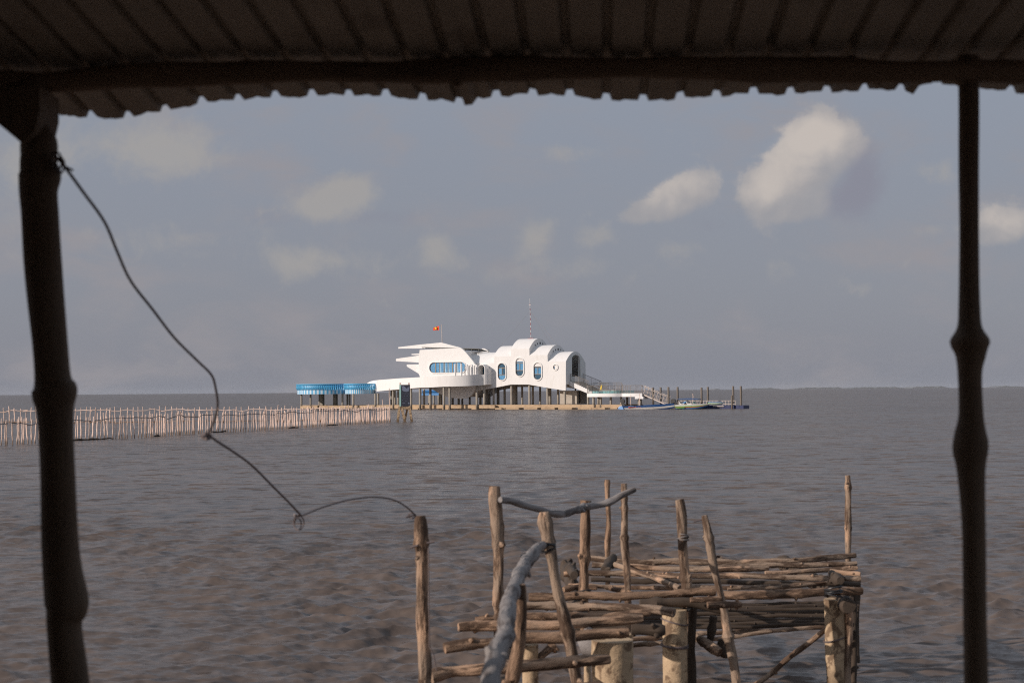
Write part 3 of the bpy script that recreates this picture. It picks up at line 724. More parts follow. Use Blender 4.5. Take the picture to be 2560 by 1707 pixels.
def railing(name, pts, par, h=1.0, gap=.15, thick=.03, m='steel', post=1.2):
    """handrail through 3-d points with vertical bars"""
    mb = MB(); P_ = [Vector(p) for p in pts]
    mb.tube([p+Vector((0, 0, h)) for p in P_], thick, 6); mb.tube([p+Vector((0, 0, .12)) for p in P_], thick*.6, 6)
    L = 0; nextp = 0; nb = 0
    for a, b in zip(P_[:-1], P_[1:]):
        n = max(1, int((b-a).length/gap))
        for i in range(n+1):
            p = a.lerp(b, i/n)
            r = thick*1.15 if (i == 0 or nb % int(post/gap) == 0) else thick*.6
            nb += 1
            mb.tube([p, p+Vector((0, 0, h))], r, 5)
    return mb.build(name, m, par)
railing('railing', [(uS0+.15, vs0+.1, zS0), (uS1, vs0+.1, zS1+.05)], stair, 1.0)
railing('railing', [(uS0+.15, vs1-.1, zS0), (uS1, vs1-.1, zS1+.05)], stair, 1.0)
# --- long base beams at the waterline
def waterbeam(x0, x1, fx, yt, yb, v, dv=.35, name='base_beam', par=house):
    u0, zt = hp(*fx(x0, yt), v); u1, _ = hp(*fx(x1, yt), v); zb = hp(*fx(x0, yb), v)[1]
    mb = MB(); mb.box(u0, u1, v, v+dv, max(zb, .12), zt); return mb.build(name, 'beam', par)
waterbeam(380, 1550, r2, 1302, 1350, -1.5)
waterbeam(-60, 380, r2, 1310, 1352, 0.2)
waterbeam(280, 1490, r3, 1331, 1368, -1.0)
waterbeam(430, 770, r4, 838, 878, .6)
waterbeam(560, 1010, r4, 836, 872, 3.2)
for f, xs, v in ((r3, (245, 415, 640, 850, 1060, 1300, 1460), -1.15), (r2, (395, 820, 1230, 1560), -1.6), (r4, (400, 620), .4)):
    for i, x in enumerate(xs):
        u, z = hp(*f(x, 1372 if f is r3 else (1350 if f is r2 else 885)), v)
        mb = MB(); mb.box(u-.05, u+(1.9 if f is r3 else .9), v, v+1.2, -.4, .17); mb.build('pile_cap', 'beam', house)
mb = MB()
u0 = hp(*r2(-60, 1300), 2)[0]; u1 = uE+1.2
for vv in (1.4, 3.6, 5.6): mb.box(u0, u1, vv, vv+.35, .15, .56)
mb.build('rear_base_beams', 'beam', house)
mb = MB(); mb.box(hp(*r3(280, 1331), -.6)[0], u1, -.55, 1.2, .50, .585); mb.build('base_walkway', 'beam', house)
# ------------------------------------------------------------------ blue balustraded terrace (left)
zt_ = hp(*r1(450, 1200), 0)[1]
c1 = hp(*r1(457, 1100), 3.2)[0]
bt = hroot('round_terrace', c1, 3.0, 'blue balustraded round terrace on concrete piles left of the white pavilion', 'terrace')
e0 = hp(*r1(127, 1100), 3.2)[0]; rad1 = (c1-e0)*.86
zrail = hp(*r1(450, 1078), 0)[1]; zslab = hp(*r1(450, 1150), 0)[1]
c2 = hp(*r1(885, 1100), 3.2)[0]; rad2 = 2.3
def inside(x, y, cx, r): return (x-cx)**2+(y-3.2)**2 < r*r
def lobe(cx, r, ocx, orr, nb):
    n = 180; mb = MB()
    mb.tube([(cx, 3.2, zt_), (cx, 3.2, zslab)], r-.25, 90); mb.build('slab', 'blue', bt, sharp=40)
    mb = MB()
    for i in range(n):
        a0, a1 = 6.2832*i/n, 6.2832*(i+1)/n; am = (a0+a1)/2
        if inside(cx+r*math.cos(am), 3.2+r*math.sin(am), ocx, orr): continue
        R0, R1 = r-.25, r-.12
        vs = [(cx+q*math.cos(a), 3.2+q*math.sin(a), z) for a in (a0, a1) for q in (R0, R1) for z in (zt_, zslab)]
        mb.add(vs, [(2, 3, 7, 6), (0, 1, 3, 2), (4, 6, 7, 5), (1, 5, 7, 3), (0, 2, 6, 4)], (i//2) % 2)
    mb.build('striped_band', ['paleblue', 'blue'], bt, sharp=20)
    pts = []
    mb = MB()
    run = []
    for i in range(n+1):
        a = 6.2832*i/n; x, y = cx+r*math.cos(a), 3.2+r*math.sin(a)
        if inside(x, y, ocx, orr):
            if len(run) > 1: mb.tube(run, .09, 6)
            run = []
        else: run.append((x, y, zrail-.05))
    if len(run) > 1: mb.tube(run, .09, 6)
    mb.build('handrail', 'blue', bt)
    hgt = zrail-.1-zslab
    back = MB()
    for i in range(nb):
        a = 6.2832*(i+.5)/nb; x, y = cx+r*math.cos(a), 3.2+r*math.sin(a)
        if inside(x, y, ocx, orr+.05): continue
        front = math.sin(a) < .1
        mb = MB() if front else back
        ca_, sa_ = math.cos(a), math.sin(a); vs = []
        T_ = (0, .1, .25, .42, .6, .78, .92, 1)
        for t in T_:
            ro = r-.14+.20*math.sin(math.pi*min(1, t*.9+.05))**.7; wd = .06+.05*math.sin(math.pi*t)
            for q_, w_ in ((ro-.07, -wd), (ro, -wd), (ro, wd), (ro-.07, wd)):
                vs.append((cx+q_*ca_-w_*sa_, 3.2+q_*sa_+w_*ca_, zslab+hgt*t))
        n8 = len(T_)
        mb.add(vs, [(4*k_+j_, 4*k_+(j_+1) % 4, 4*k_+4+(j_+1) % 4, 4*k_+4+j_) for k_ in range(n8-1) for j_ in range(4)]+[(0, 1, 2, 3), (4*n8-1, 4*n8-2, 4*n8-3, 4*n8-4)])
        if front: mb.build('baluster', 'blue', bt, sharp=50)
    tag(back.build('rear_balusters', 'blue', bt, sharp=50), kind='stuff')
lobe(c1, rad1, c2, rad2, 84); lobe(c2, rad2, c1, rad1, 46)
for x, v, r in ((165, 1.6, .14), (277, .7, .13), (385, 4.8, .13), (668, 2.2, .14), (728, 4.6, .14), (755, 3.4, .13), (800, 1.0, .15), (1070, 1.6, .14), (1105, 3.2, .15)):
    pile(720+x/4.9, v, r, bt, zt_+.02)
for x, v in ((415, 3.2), (578, 3.6)):
    u = hp(720+x/4.9, 995, v)[0]; mb = MB(); mb.box(u-.25, u+.25, v-.2, v+.3, -.5, zt_+.02); mb.build('pier', 'concrete_col', bt)
waterbeam(150, 285, r1, 1347, 1385, -.2, par=bt)
waterbeam(150, 1300, r1, 1340, 1378, 1.6, par=bt)
waterbeam(150, 1300, r1, 1336, 1378, 4.6, par=bt)
# another blue balustraded lobe far behind, under the ramp; its shade is a darker blue
(ua, za), (ub, zb) = hp(*r2(535, 1132), 12), hp(*r2(760, 1095), 12)
bb_ = hroot('rear_balustrade', ua, 12, 'blue balustrade coloured as in shade glimpsed behind the piles under the white ramp', 'balustrade')
mb = MB(); mb.box(ua-.2, ub+.6, 12.15, 12.5, za-.35, za-.02); mb.build('slab', 'boatlight', bb_)
for i in range(26):
    u = ua+(ub-ua)*i/25; mb = MB(); mb.tube([(u, 12.2, za-.02), (u, 12.1, (za+zb)/2), (u, 12.2, zb)], [.05, .075, .05], 6); mb.build('baluster', 'boatlight', bb_)
mb = MB(); mb.tube([(ua-.2, 12.2, zb), (ub+.6, 12.2, zb)], .07, 6); mb.build('handrail', 'boatlight', bb_)
for f in (.05, .35, .65, .95):
    u = ua+(ub-ua)*f; mb = MB(); mb.tube([(u, 12.3, -.5), (u, 12.3, za-.3)], .14, 10); mb.build('pile', 'concrete_col', bb_)
# ------------------------------------------------------------------ pool terrace (right)
uT = uS1-.05; zT = hp(*r4(400, 703), .6)[1]; zTb = hp(*r4(400, 745), .6)[1]
pt = hroot('pool_terrace', uT, 2, 'white lobed terrace with steel railings at the foot of the stairs', 'terrace')
uR = hp(*r4(1025, 700), 1.0)[0]
Lw = uR-uT
edge = [(0, .5), (.03, .3), (.12, .05), (.25, -.15), (.4, -.12), (.52, .1), (.6, .45), (.64, .62), (.70, .45), (.8, .3), (.9, .3), (1, .45)]
E_ = [cr([(uT+a*Lw, b) for a, b in edge], i*.25) for i in range(4*(len(edge)-1)+1)]
outl = E_+[(uR, 2.2), (uR-.6, 4.2), (uR-2.2, 5.4), (uT+2, 5.9), (uT, 5.9)]
mb = MB(); mb.prism([outl], 'uv', zTb, zT); mb.build('deck_slab', 'white', pt)
mb = MB(); mb.box(uR-.9, uR+.25, .25, 1.9, zTb-.28, zTb-.003); mb.build('corbel', 'white', pt)
railing('railing', [(a, b+.1, zT) for a, b in E_[::4]]+[(uR-.05, .6, zT)], pt, 1.0, gap=.14, thick=.028)
u1_ = hp(*r4(745, 567), 5.2)[0]
mb = MB(); mb.box(uT-.6, u1_, 3.6, 5.6, zT+.001, zT+.42); mb.build('raised_deck', 'concrete', pt)
railing('railing', [(uT-.6, 3.7, zT+.42), (uT+1.6, 3.7, zT+.42)], pt, .95, gap=.14, thick=.025)
railing('railing', [(uT-.3, 5.4, zT+.42), (u1_, 5.4, zT+.42), (u1_+.3, 5.2, zT+.05)], pt, 1.0, gap=.14, thick=.025)
mb = MB(); mb.tube([(uT+3.6, 2.4, zT), (uT+3.6, 2.4, zT+.32)], [2.0, 2.05], 40); mb.tube([(uT+1.0, 1.8, zT), (uT+1.0, 1.8, zT+.30)], 1.0, 24); tub = mb.build('pool_tub', 'pool', pt)
mb = MB(); mb.box(uT+.1, uT+1.2, .9, 1.1, zT+.002, zT+.3); mb.build('kerb', 'white', pt)
for (x, v, r) in ((344, 1.0, .15), (410, .5, .155), (470, 3.2, .15), (499, .7, .155), (622, .9, .14), (748, 1.4, .15), (823, 3.4, .15), (982, 1.3, .22), (970, 2.0, .2)):
    pile(1400+x/4.9, v, r, pt, zTb+.01 if x != 982 else zTb-.27)
# yellow life jacket on the rail
ju, jz = hp(*r4(500, 628), 2.0)
mb = MB(); mb.prism([[(ju-.1, jz-.3), (ju+.12, jz-.32), (ju+.15, jz-.05), (ju+.24, jz+.28), (ju+.05, jz+.3), (ju-.02, jz+.05)]], 'uz', 1.9, 2.05)
o = mb.build('life_jacket', 'yellow', loc=(ju, 2., jz)); o.location = W_(ju, 2., jz); o.rotation_euler = (0, 0, -A_); tag(o, 'small yellow life jacket hanging over the pool on the terrace', 'life jacket')
# ------------------------------------------------------------------ gangway
g0u, g0z = uR-.3, zT; g1u, g1z = hp(*r4(1310, 832), 1.2)
gw = hroot('gangway', g0u, 1.2, 'pale metal gangway with latticed side rails sloping down to the blue dock', 'gangway')
mb = MB(); mb.add([(u, v, z) for u, z in ((g0u, g0z), (g1u, g1z)) for v in (.7, 1.7) for dz in (0,) for z in (z, z-.1)],
                  [(0, 2, 3, 1), (4, 5, 7, 6), (0, 4, 6, 2), (1, 3, 7, 5), (0, 1, 5, 4), (2, 6, 7, 3)]); mb.build('walkway', 'railwhite', gw)
for v in (.7, 1.7):
    mb = MB(); slope = (g1z-g0z)/(g1u-g0u)
    for hgt in (0.02, .5, 1.0):
        mb.tube([(g0u, v, g0z+hgt), (g1u+.25, v, g1z+hgt+slope*.25)], .035 if hgt != .5 else .02, 6)
    for i in range(9):
        f = i/8; u = g0u+(g1u-g0u)*f; z = g0z+(g1z-g0z)*f
        mb.tube([(u, v, z), (u+.3, v, z+1.0)], .025, 6)
    mb.build('side_rail', 'railwhite', gw)
# ------------------------------------------------------------------ floating dock and its railing
(d0, dz0), (d1, _) = hp(*r4(1640, 862), 1.5), hp(*r4(2268, 862), 1.5); dzt = .42
dk_ = hroot('floating_dock', d0, 1.5, 'dark blue modular floating dock beyond the moored boats', 'dock')
d0 = g1u-.6
nmod = int((d1-d0)/.55)
mb = MB()
for i in range(nmod):
    for j in range(4):
        u = d0+i*(d1-d0)/nmod; v = .9+j*.55
        mb.box(u+.03, u+(d1-d0)/nmod-.03, v+.03, v+.52, -.2, dzt)
mb.build('float_modules', 'dock', dk_)
mb = MB(); mb.box(d0, d1, .95, 3.05, .0, dzt-.08); mb.build('float_core', 'dock', dk_)
a, b = hp(*r4(1450, 800), 2.8)[0], hp(*r4(2148, 800), 2.8)[0]; zt2 = hp(*r4(1900, 792), 2.8)[1]
mb = MB()
for z in (zt2, dzt+.15): mb.tube([(a, 2.8, z), (b, 2.8, z)], .035, 6)
nn = 18
for i in range(nn+1):
    u = a+(b-a)*i/nn; mb.tube([(u, 2.8, dzt-.02), (u, 2.8, zt2)], .035, 6)
mb.build('railing', 'railwhite', dk_)
mb = MB(); u_ = hp(*r4(1875, 873), .88)[0]; mb.tube([(u_, .86, .3), (u_+1.4, .86, .3)], .06, 6); mb.build('fender', 'railwhite', dk_)
# ------------------------------------------------------------------ steel mooring piles
mp = [(1139, 630, .8, 'tall steel mooring pile nearest the terrace, before the gangway', 0), (1233, 627, 3.6, 'tall steel mooring pile second from the terrace, behind the gangway', 0),
      (1328, 623, .6, 'tall steel mooring pile at the lower end of the gangway', 0), (1440, 622, 3.4, 'tall steel mooring pile behind the speedboat motor', 0),
      (1733, 629, .7, 'tall steel mooring pile behind the bow of the speedboat', 0), (1810, 622, 3.5, 'tall steel mooring pile just right of the speedboat bow', 0),
      (2120, 612, 3.5, 'tall steel mooring pile at the end of the dock railing', 0), (2215, 612, 2.0, 'rightmost tall steel mooring pile at the outer end of the dock', 0), (2105, 725, .6, 'short steel mooring pile in front of a taller one near the dock end', 1)]
for x, y, v, lab, sh in mp:
    u, z = hp(*r4(x, y), v)
    mb = MB(); mb.tube([(u, v, -1.0), (u, v, z-.06), (u, v, z)], [.135, .135, .12] if not sh else [.11, .11, .1], 14)
    o = mb.build('mooring_pile', 'rust', loc=(u, v, 0)); o.location = W_(u, v, 0); o.rotation_euler = (0, 0, -A_); tag(o, lab, 'mooring pile', 'steel mooring piles around the dock')
# thin stakes by the terrace
for i, (x, y0, y1, v, lab) in enumerate(((866, 720, 840, -.6, 'thin crooked wooden stake between the terrace piles'), (975, 705, 860, -.8, 'thin straight wooden stake at the right end of the terrace'), (1628, 706, 790, 5, 'thin wooden stake rising behind the speedboat canopy'))):
    u, z1_ = hp(*r4(x, y0), v)
    mb = logmb([(u+.05, v, -.5), (u, v, .8), (u, v, z1_)], [.05, .045, .03], seed=40+i, n=8, step=.2, wander=.02)
    o = mb.build('stake', 'stake', loc=(u, v, 0)); o.location = W_(u, v, 0); o.rotation_euler = (0, 0, -A_); tag(o, lab, 'stake')
# ------------------------------------------------------------------ boats
def hull(stations, mats, v0, name, par, rows):
    """stations: (u, half width, keel z, sheer z); rows: (height fraction, width fraction, material slot of the strake above)"""
    mb = MB(); n = len(rows); vs = []
    for (u, hw, zk, zs_) in stations:
        for sgn in (-1, 1):
            for (hf, wf, _) in rows: vs.append((u, v0+sgn*hw*wf, zk+(zs_-zk)*hf))
    m_ = 2*n
    for i in range(len(stations)-1):
        for sgn in (0, 1):
            for k_ in range(n-1):
                a = i*m_+sgn*n+k_; b = a+m_
                mb.f.append((a, a+1, b+1, b)); mb.mi.append(rows[k_][2])
        a = i*m_; b = a+m_
        mb.f.append((a, b, b+n, a+n)); mb.mi.append(rows[0][2])
        mb.f.append((a+n-1, a+m_-1, b+m_-1, b+n-1)); mb.mi.append(rows[-1][2])
    mb.f.append(tuple(range(n))+tuple(range(2*n-1, n-1, -1))); mb.mi.append(rows[-1][2])
    l = (len(stations)-1)*m_
    mb.f.append(tuple(l+i for i in range(n))+tuple(l+i for i in range(2*n-1, n-1, -1))); mb.mi.append(rows[-1][2])
    mb.v = vs; mb.lc = list(vs)
    return mb.build(name, mats, par, sharp=30)
def outboard(mb, u, v, z, s=1., tilt=0.):
    c, sn = math.cos(tilt), math.sin(tilt)
    def p(a, b, c_): return (u+s*(a*c-c_*sn), v+s*b, z+s*(a*sn+c_*c))
    def bx(a0, a1, b, c0, c1, t=1.):
        vs = [p(a, bb, cc) for a in (a0, a1) for bb in (-b, b) for cc in (c0, c1)]
        mb.add(vs, [(0, 1, 3, 2), (4, 6, 7, 5), (0, 4, 5, 1), (2, 3, 7, 6), (0, 2, 6, 4), (1, 5, 7, 3)])
    pr_ = [(-.30, .25), (.22, .22), (.26, .4), (.22, .62), (.05, .72), (-.22, .70), (-.34, .55), (-.36, .35)]
    vs = [p(a, -.17, b) for a, b in pr_]+[p(a, .17, b) for a, b in pr_]; n = len(pr_)
    mb.add(vs, [tuple(range(n)), tuple(range(2*n-1, n-1, -1))]+[(i, (i+1) % n, n+(i+1) % n, n+i) for i in range(n)])
    bx(-.14, .12, .09, -.55, .26); bx(-.26, .10, .12, -.60, -.54); bx(-.22, .02, .07, -.85, -.6)
    mb.tube([p(-.2, 0, -.72), p(-.32, 0, -.72)], [.14, .10], 8)
    bx(.1, .28, .1, -.15, .15)
V1 = -1.9
(b0u, _), (b1u, _) = hp(*r4(790, 895), V1), hp(*r4(1400, 895), V1); Lb = b1u-b0u
zsh = lambda x, y: hp(*r4(x, y), V1)[1]
lb = hroot('longboat', (b0u+b1u)/2, V1, 'long narrow off white wooden boat with a blue gunwale and faded red lettering', 'boat')
sts = []
for i in range(13):
    f = i/12; u = b0u+Lb*f
    hw = .55*min(1, .75+.5*f)*(1-max(0, (f-.6)/.4)**2.2*.93)
    sts.append((u, hw, -.18+.38*max(0, (f-.55)/.45)**2, zsh(790, 857)+(zsh(1400, 824)-zsh(790, 857))*f**1.2))
hull(sts, ['boatblue', 'boatwhite', 'boatblue'], V1, 'hull', lb, [(0, .25, 0), (.25, .62, 1), (.60, .88, 2), (1., 1.0, 2)])
mb = MB(); u = b0u
mb.add([(u-.75, V1-.5, .05), (u+.12, V1-.5, -.05), (u-.15, V1-.42, .42), (u-.5, V1-.42, .38), (u-.75, V1+.5, .05), (u+.12, V1+.5, -.05), (u-.15, V1+.42, .42), (u-.5, V1+.42, .38)],
       [(0, 1, 2, 3), (7, 6, 5, 4), (0, 4, 5, 1), (1, 5, 6, 2), (2, 6, 7, 3), (3, 7, 4, 0)]); mb.build('stern_box', 'boatlight', lb)
mb = MB(); outboard(mb, u-.2, V1, .62, .95); mb.build('outboard_motor', 'black', lb)
# faded red scrawl and pale blue mark on the side (unreadable in the photo)
mb = MB(); rnd = random.Random(5)
for i in range(16):
    f = .11+.25*i/16; uu = b0u+Lb*f; hw = .55*min(1, .75+.5*f)*.93
    mb.box(uu, uu+rnd.uniform(.05, .11), V1-hw-.02, V1-hw+.06, .15+i*.008, .32+rnd.uniform(-.06, .03)-i*.002)
mb.build('lettering', 'red', lb)
mb = MB(); uu = b0u+Lb*.12; mb.box(uu, uu+.7, V1-.60, V1-.5, zsh(830, 862), zsh(830, 862)+.05); mb.build('mark', 'boatlight', lb)
V2 = -1.2
(s0, _), (s1, _) = hp(*r4(1432, 895), V2), hp(*r4(1845, 830), V2); Ls = s1-s0
zq = lambda x, y: hp(*r4(x, y), V2)[1]
sb = hroot('speedboat', (s0+s1)/2, V2, 'small white speedboat striped green orange and blue under a blue canopy', 'boat')
sts = []
for i in range(15):
    f = i/14
    sts.append((s0+Ls*f, .8*(1-max(0, (f-.45)/.55)**2*.95), -.12+.70*max(0, (f-.5)/.5)**1.8, zq(1432, 842)+(zq(1845, 830)-zq(1432, 842))*f+.05*math.sin(math.pi*f)))
hull(sts, ['boatlight', 'green', 'boatwhite', 'orange'], V2, 'hull', sb, [(0, .3, 0), (.22, .72, 0), (.40, .86, 3), (.56, .93, 1), (.68, .96, 2), (1., 1.0, 2)])
mb = MB()
for f0, f1, z0_, z1_ in ((.0, .5, .30, .36), (.05, .3, .12, .2)):
    for sgn in (-1,): mb.add([(s0+Ls*f0, V2-.80, z0_), (s0+Ls*f1, V2-.82, z0_+.05), (s0+Ls*f1, V2-.82, z1_+.05), (s0+Ls*f0, V2-.80, z1_-.02), (s0+Ls*f0, V2-.7, z0_), (s0+Ls*f1, V2-.7, z0_+.05), (s0+Ls*f1, V2-.7, z1_+.05), (s0+Ls*f0, V2-.7, z1_-.02)], [(0, 1, 2, 3), (7, 6, 5, 4), (0, 4, 5, 1), (1, 5, 6, 2), (2, 6, 7, 3), (3, 7, 4, 0)])
mb.build('side_stripe', 'green', sb)
mb = MB()
for f0, f1 in ((.12, .26), (.34, .48)): mb.box(s0+Ls*f0, s0+Ls*f1, V2-.5, V2+.5, zq(1550, 838), zq(1550, 822)); mb.box(s0+Ls*f0-.06, s0+Ls*f0+.06, V2-.5, V2+.5, zq(1550, 822), zq(1550, 806))
mb.build('seat', 'boatwhite', sb)
mb = MB(); uu = s0+Ls*.56; mb.add([(uu, V2-.55, .55), (uu, V2+.55, .55), (uu-.25, V2+.4, .9), (uu-.25, V2-.4, .9), (uu+.03, V2-.55, .55), (uu+.03, V2+.55, .55), (uu-.22, V2+.4, .9), (uu-.22, V2-.4, .9)], [(0, 1, 2, 3), (7, 6, 5, 4), (0, 4, 5, 1), (2, 6, 7, 3), (1, 5, 6, 2), (3, 7, 4, 0)]); mb.build('windscreen', 'teal', sb)
(ca, cz), (cb, _) = hp(*r4(1462, 770), V2), hp(*r4(1710, 772), V2)
mb = MB(); mb.prism([[(ca, cz-.04), (cb, cz-.06), (cb, cz+.0), ((ca+cb)/2, cz+.1), (ca, cz+.03)]], 'uz', V2-.65, V2+.65); cp = mb.build('canopy', 'boatblue', sb)
mb = MB()
for vv in (V2-.6, V2+.6):
    for (a, b) in ((ca+.1, ca+.6), (ca+.9, ca+.6), (cb-.1, cb-.5), (cb-.9, cb-.5)): mb.tube([(a, vv, cz-.04), (b, vv, .5)], .018, 5)
mb.build('canopy_frame', 'steel', sb)
mb = MB(); outboard(mb, s0-.25, V2, .55, 1.05, .35); mb.build('outboard_motor', 'black', sb)
mb = MB(); mb.tube([(s0+.02, V2-.2, .0), (s0-.4, V2-.2, -.02)], [.14, .1], 8); mb.tube([(s0-.5, V2+.1, .0), (s0-.9, V2+.1, -.02)], [.12, .08], 8); mb.build('stern_fender', 'yellowish', sb)
mb = MB(); uu = s0+.3; mb.add([(uu, V2-.3, .5), (uu+.9, V2-.3, .95), (uu+1.1, V2-.3, .9), (uu+.3, V2-.3, .45), (uu, V2+.3, .5), (uu+.9, V2+.3, .95), (uu+1.1, V2+.3, .9), (uu+.3, V2+.3, .45)], [(0, 1, 2, 3), (7, 6, 5, 4), (0, 4, 5, 1), (1, 5, 6, 2), (2, 6, 7, 3), (3, 7, 4, 0)]); mb.build('folded_cover', 'boatlight', sb)
V3 = 1.4
(t0u, _), (t1u, _) = hp(*r4(1810, 858), V3), hp(*r4(1992, 850), V3)
jb = hroot('dinghy', (t0u+t1u)/2, V3, 'small green white and blue dinghy lying on the floating dock', 'boat')
sts = [(t0u+(t1u-t0u)*i/8, .45*(1-abs(2*i/8-1)**3*.8), dzt+.0+.12*abs(2*i/8-1)**2, dzt+.42-.04*i/8) for i in range(9)]
hull(sts, ['boatwhite', 'green', 'boatlight'], V3, 'hull', jb, [(0, .4, 0), (.45, .9, 1), (.7, 1, 0), (.85, .9, 2), (1, .55, 2)])
# ------------------------------------------------------------------ signboard on timber legs
YS = 114.5
sg = root('signboard', at(1012, 1055, YS) * 1.0, 'slate blue signboard with pale drawing and writing on splayed timber legs in the water', 'sign')
bl, tr_ = at(1002.6, 1015.2, YS), at(1024.6, 961.5, YS)
mb = MB(); mb.box(bl.x, tr_.x, YS, YS+.22, bl.z, tr_.z); board = mb.build('board', 'signface', sg)
el = at(998.6, 1015, YS)
mb = MB(); mb.box(el.x, bl.x-.001, YS-.01, YS+.25, bl.z-.01, tr_.z+.005); mb.build('side_panel', 'teal', board)
s1f = lambda x, y: (985+x/14.25, 950+y/14.25)
def bp(x, y): p = at(*s1f(x, y), YS-.012); return (p.x, p.z)
mb = MB(); mb.prism([[bp(*q) for q in ((250, 195), (300, 225), (320, 200), (390, 240), (440, 290), (470, 300), (485, 255), (550, 245), (545, 320), (525, 400), (450, 418), (370, 410), (310, 380), (285, 330), (300, 290))]], 'uz', YS-.012, YS-.002)
mb.prism([[bp(*q) for q in ((500, 800), (530, 785), (552, 815), (548, 855), (505, 845))]], 'uz', YS-.012, YS-.002)
mb.prism([[bp(*q) for q in ((405, 720), (445, 735), (440, 750), (410, 738))]], 'uz', YS-.012, YS-.002)
mb.prism([[bp(*q) for q in ((290, 715), (312, 690), (318, 700), (298, 725))]], 'uz', YS-.012, YS-.002)
mb.prism([[bp(*q) for q in ((305, 795), (335, 800), (410, 808), (410, 816), (305, 818))]], 'uz', YS-.012, YS-.002)
mb.build('emblem', 'signmark', board)
for txt, x0, x1, yb, yt in (('Bến Cảng Vàng', 310, 525, 505, 445), ('BT Villa', 355, 495, 590, 545), ('Community', 335, 500, 675, 640)):
    cu = bpy.data.curves.new('writing', 'FONT'); cu.body = txt; cu.size = 1; cu.extrude = .01
    to = bpy.data.objects.new('tmp', cu); col.objects.link(to); bpy.context.view_layer.update()
    me = bpy.data.meshes.new_from_object(to); bpy.data.objects.remove(to)
    if len(me.vertices) == 0: continue
    co = np.empty(len(me.vertices)*3, np.float32); me.vertices.foreach_get('co', co); co = co.reshape(-1, 3)
    (xa, za), (xb, zb_) = bp(x0, yb), bp(x1, yt)
    mn, mx = co.min(0), co.max(0)
    q = np.empty_like(co); q[:, 0] = xa+(co[:, 0]-mn[0])/(mx[0]-mn[0])*(xb-xa); q[:, 2] = za+(co[:, 1]-mn[1])/(mx[1]-mn[1])*(zb_-za); q[:, 1] = YS-.01+co[:, 2]*.3
    oo = ORG[sg.name]; q -= np.array(oo, np.float32); me.vertices.foreach_set('co', q.ravel()); me.materials.clear(); me.materials.append(M['signmark']); me.update()
    wo = bpy.data.objects.new('writing', me); col.objects.link(wo); wo.parent = board
for i, (x0, y0, x1, y1, dy) in enumerate(((195, 935, 110, 1510, .0), (265, 940, 425, 1510, .05), (490, 945, 350, 1470, .9), (545, 940, 660, 1490, .05))):
    p0 = at(*s1f(x0, y0), YS+.12); p1 = at(*s1f(x1, y1), YS+dy+.1); p1.z = min(p1.z, 0)-.3
    mb = MB(); mb.beam(p0, p1, .19 if i != 2 else .14, .17, up=(0, 1, 0)); mb.build('leg', 'pileconc', sg)
a, b = at(*s1f(320, 925), YS+.12), at(*s1f(520, 1030), YS+.12)
mb = MB(); mb.box(a.x, b.x, YS+.06, YS+.2, b.z, a.z); mb.build('cross_board', 'pileconc', sg)
for x in (222, 530):
    p = at(*s1f(x, 95), YS+.1); mb = MB(); mb.box(p.x-.06, p.x+.06, YS+.08, YS+.18, tr_.z, p.z); mb.build('post_tip', 'stake', sg)
# ------------------------------------------------------------------ stake fences
fpts = [(-650, 1140), (-200, 1122), (0, 1113), (185, 1101.6), (350, 1094), (508, 1082.5), (640, 1076.4), (850, 1062), (978, 1055)]
fw = [onz(px, py, 0) for px, py in fpts]
fence = root('stake_fence', fw[4], 'long front fence of pale upright stakes standing in the water with a crooked grey rail', 'fence')
seg = [0]
for i in range(1, len(fw)): seg.append(seg[-1]+(fw[i]-fw[i-1]).length)
def along(pts, sg_, s):
    k = 1
    while k < len(sg_)-1 and sg_[k] < s: k += 1
    f = (s-sg_[k-1])/(sg_[k]-sg_[k-1]); return pts[k-1].lerp(pts[k], f)
rnd = random.Random(11); s = .1; stakes = []
while s < seg[-1]:
    p = along(fw, seg, s); stakes.append((s, p)); s += rnd.choice((.22, .25, .27, .29, .33))*rnd.uniform(.85, 1.15)*(1.0 if s < seg[-1]*.75 else .92)
def stake_mb(p, h, r, seed, mb=None, lean=.05):
    q = random.Random(seed); lx, ly = q.gauss(0, lean), q.gauss(0, lean)
    bx_, by_ = q.gauss(0, .018), q.gauss(0, .018)
    return logmb([p+Vector((0, 0, -.3)), p+Vector((lx*.5+bx_, ly*.5+by_, h*.5)), p+Vector((lx, ly, h))], [r*1.05, r, r*.8], seed=seed, n=7, step=.13, knots=2.2, wander=.008, mb=mb, knotamp=.55)
rest = MB()
vis = [i for i, (s, p) in enumerate(stakes) if (p.x/p.y*F+1280) > -30][:100]
for i, (s, p) in enumerate(stakes):
    h = 1.24+rnd.gauss(0, .055)+(rnd.random() < .12)*rnd.uniform(.05, .2); r = rnd.uniform(.025, .038)
    p = p+Vector((rnd.gauss(0, .02), rnd.gauss(0, .05), 0))
    if i in vis: stake_mb(p, h, r, i).build('stake', 'stake', fence)
    else: stake_mb(p, h, r, i, rest)
tag(rest.build('far_stakes', 'stake', fence), kind='stuff')
def rail_mb(pts, sg_, s0, s1, z, r, seed, off=-.05, amp=.05, n=7):
    q = random.Random(seed); P_ = []; s = s0; R_ = []
    while s <= s1:
        p = along(pts, sg_, s); P_.append(p+Vector((0, off, z+q.gauss(0, amp)))); R_.append(r*q.uniform(.75, 1.2)); s += .8
    return logmb(P_, R_, seed=seed, n=n, step=.15, knots=1.5, wander=.012)
k0 = 0
for i in range(9):
    a = seg[-1]*i/9-.25; b = seg[-1]*(i+1)/9+.25
    rail_mb(fw, seg, max(0, a), min(seg[-1], b), 1.02+.03*(i % 2), .024, 60+i).build('rail', 'wood_grey', fence)
fb_ = [onz(-100, 1058.5, 0), onz(508, 1057, 0), onz(760, 1054.8, 0), onz(975, 1053.5, 0)]
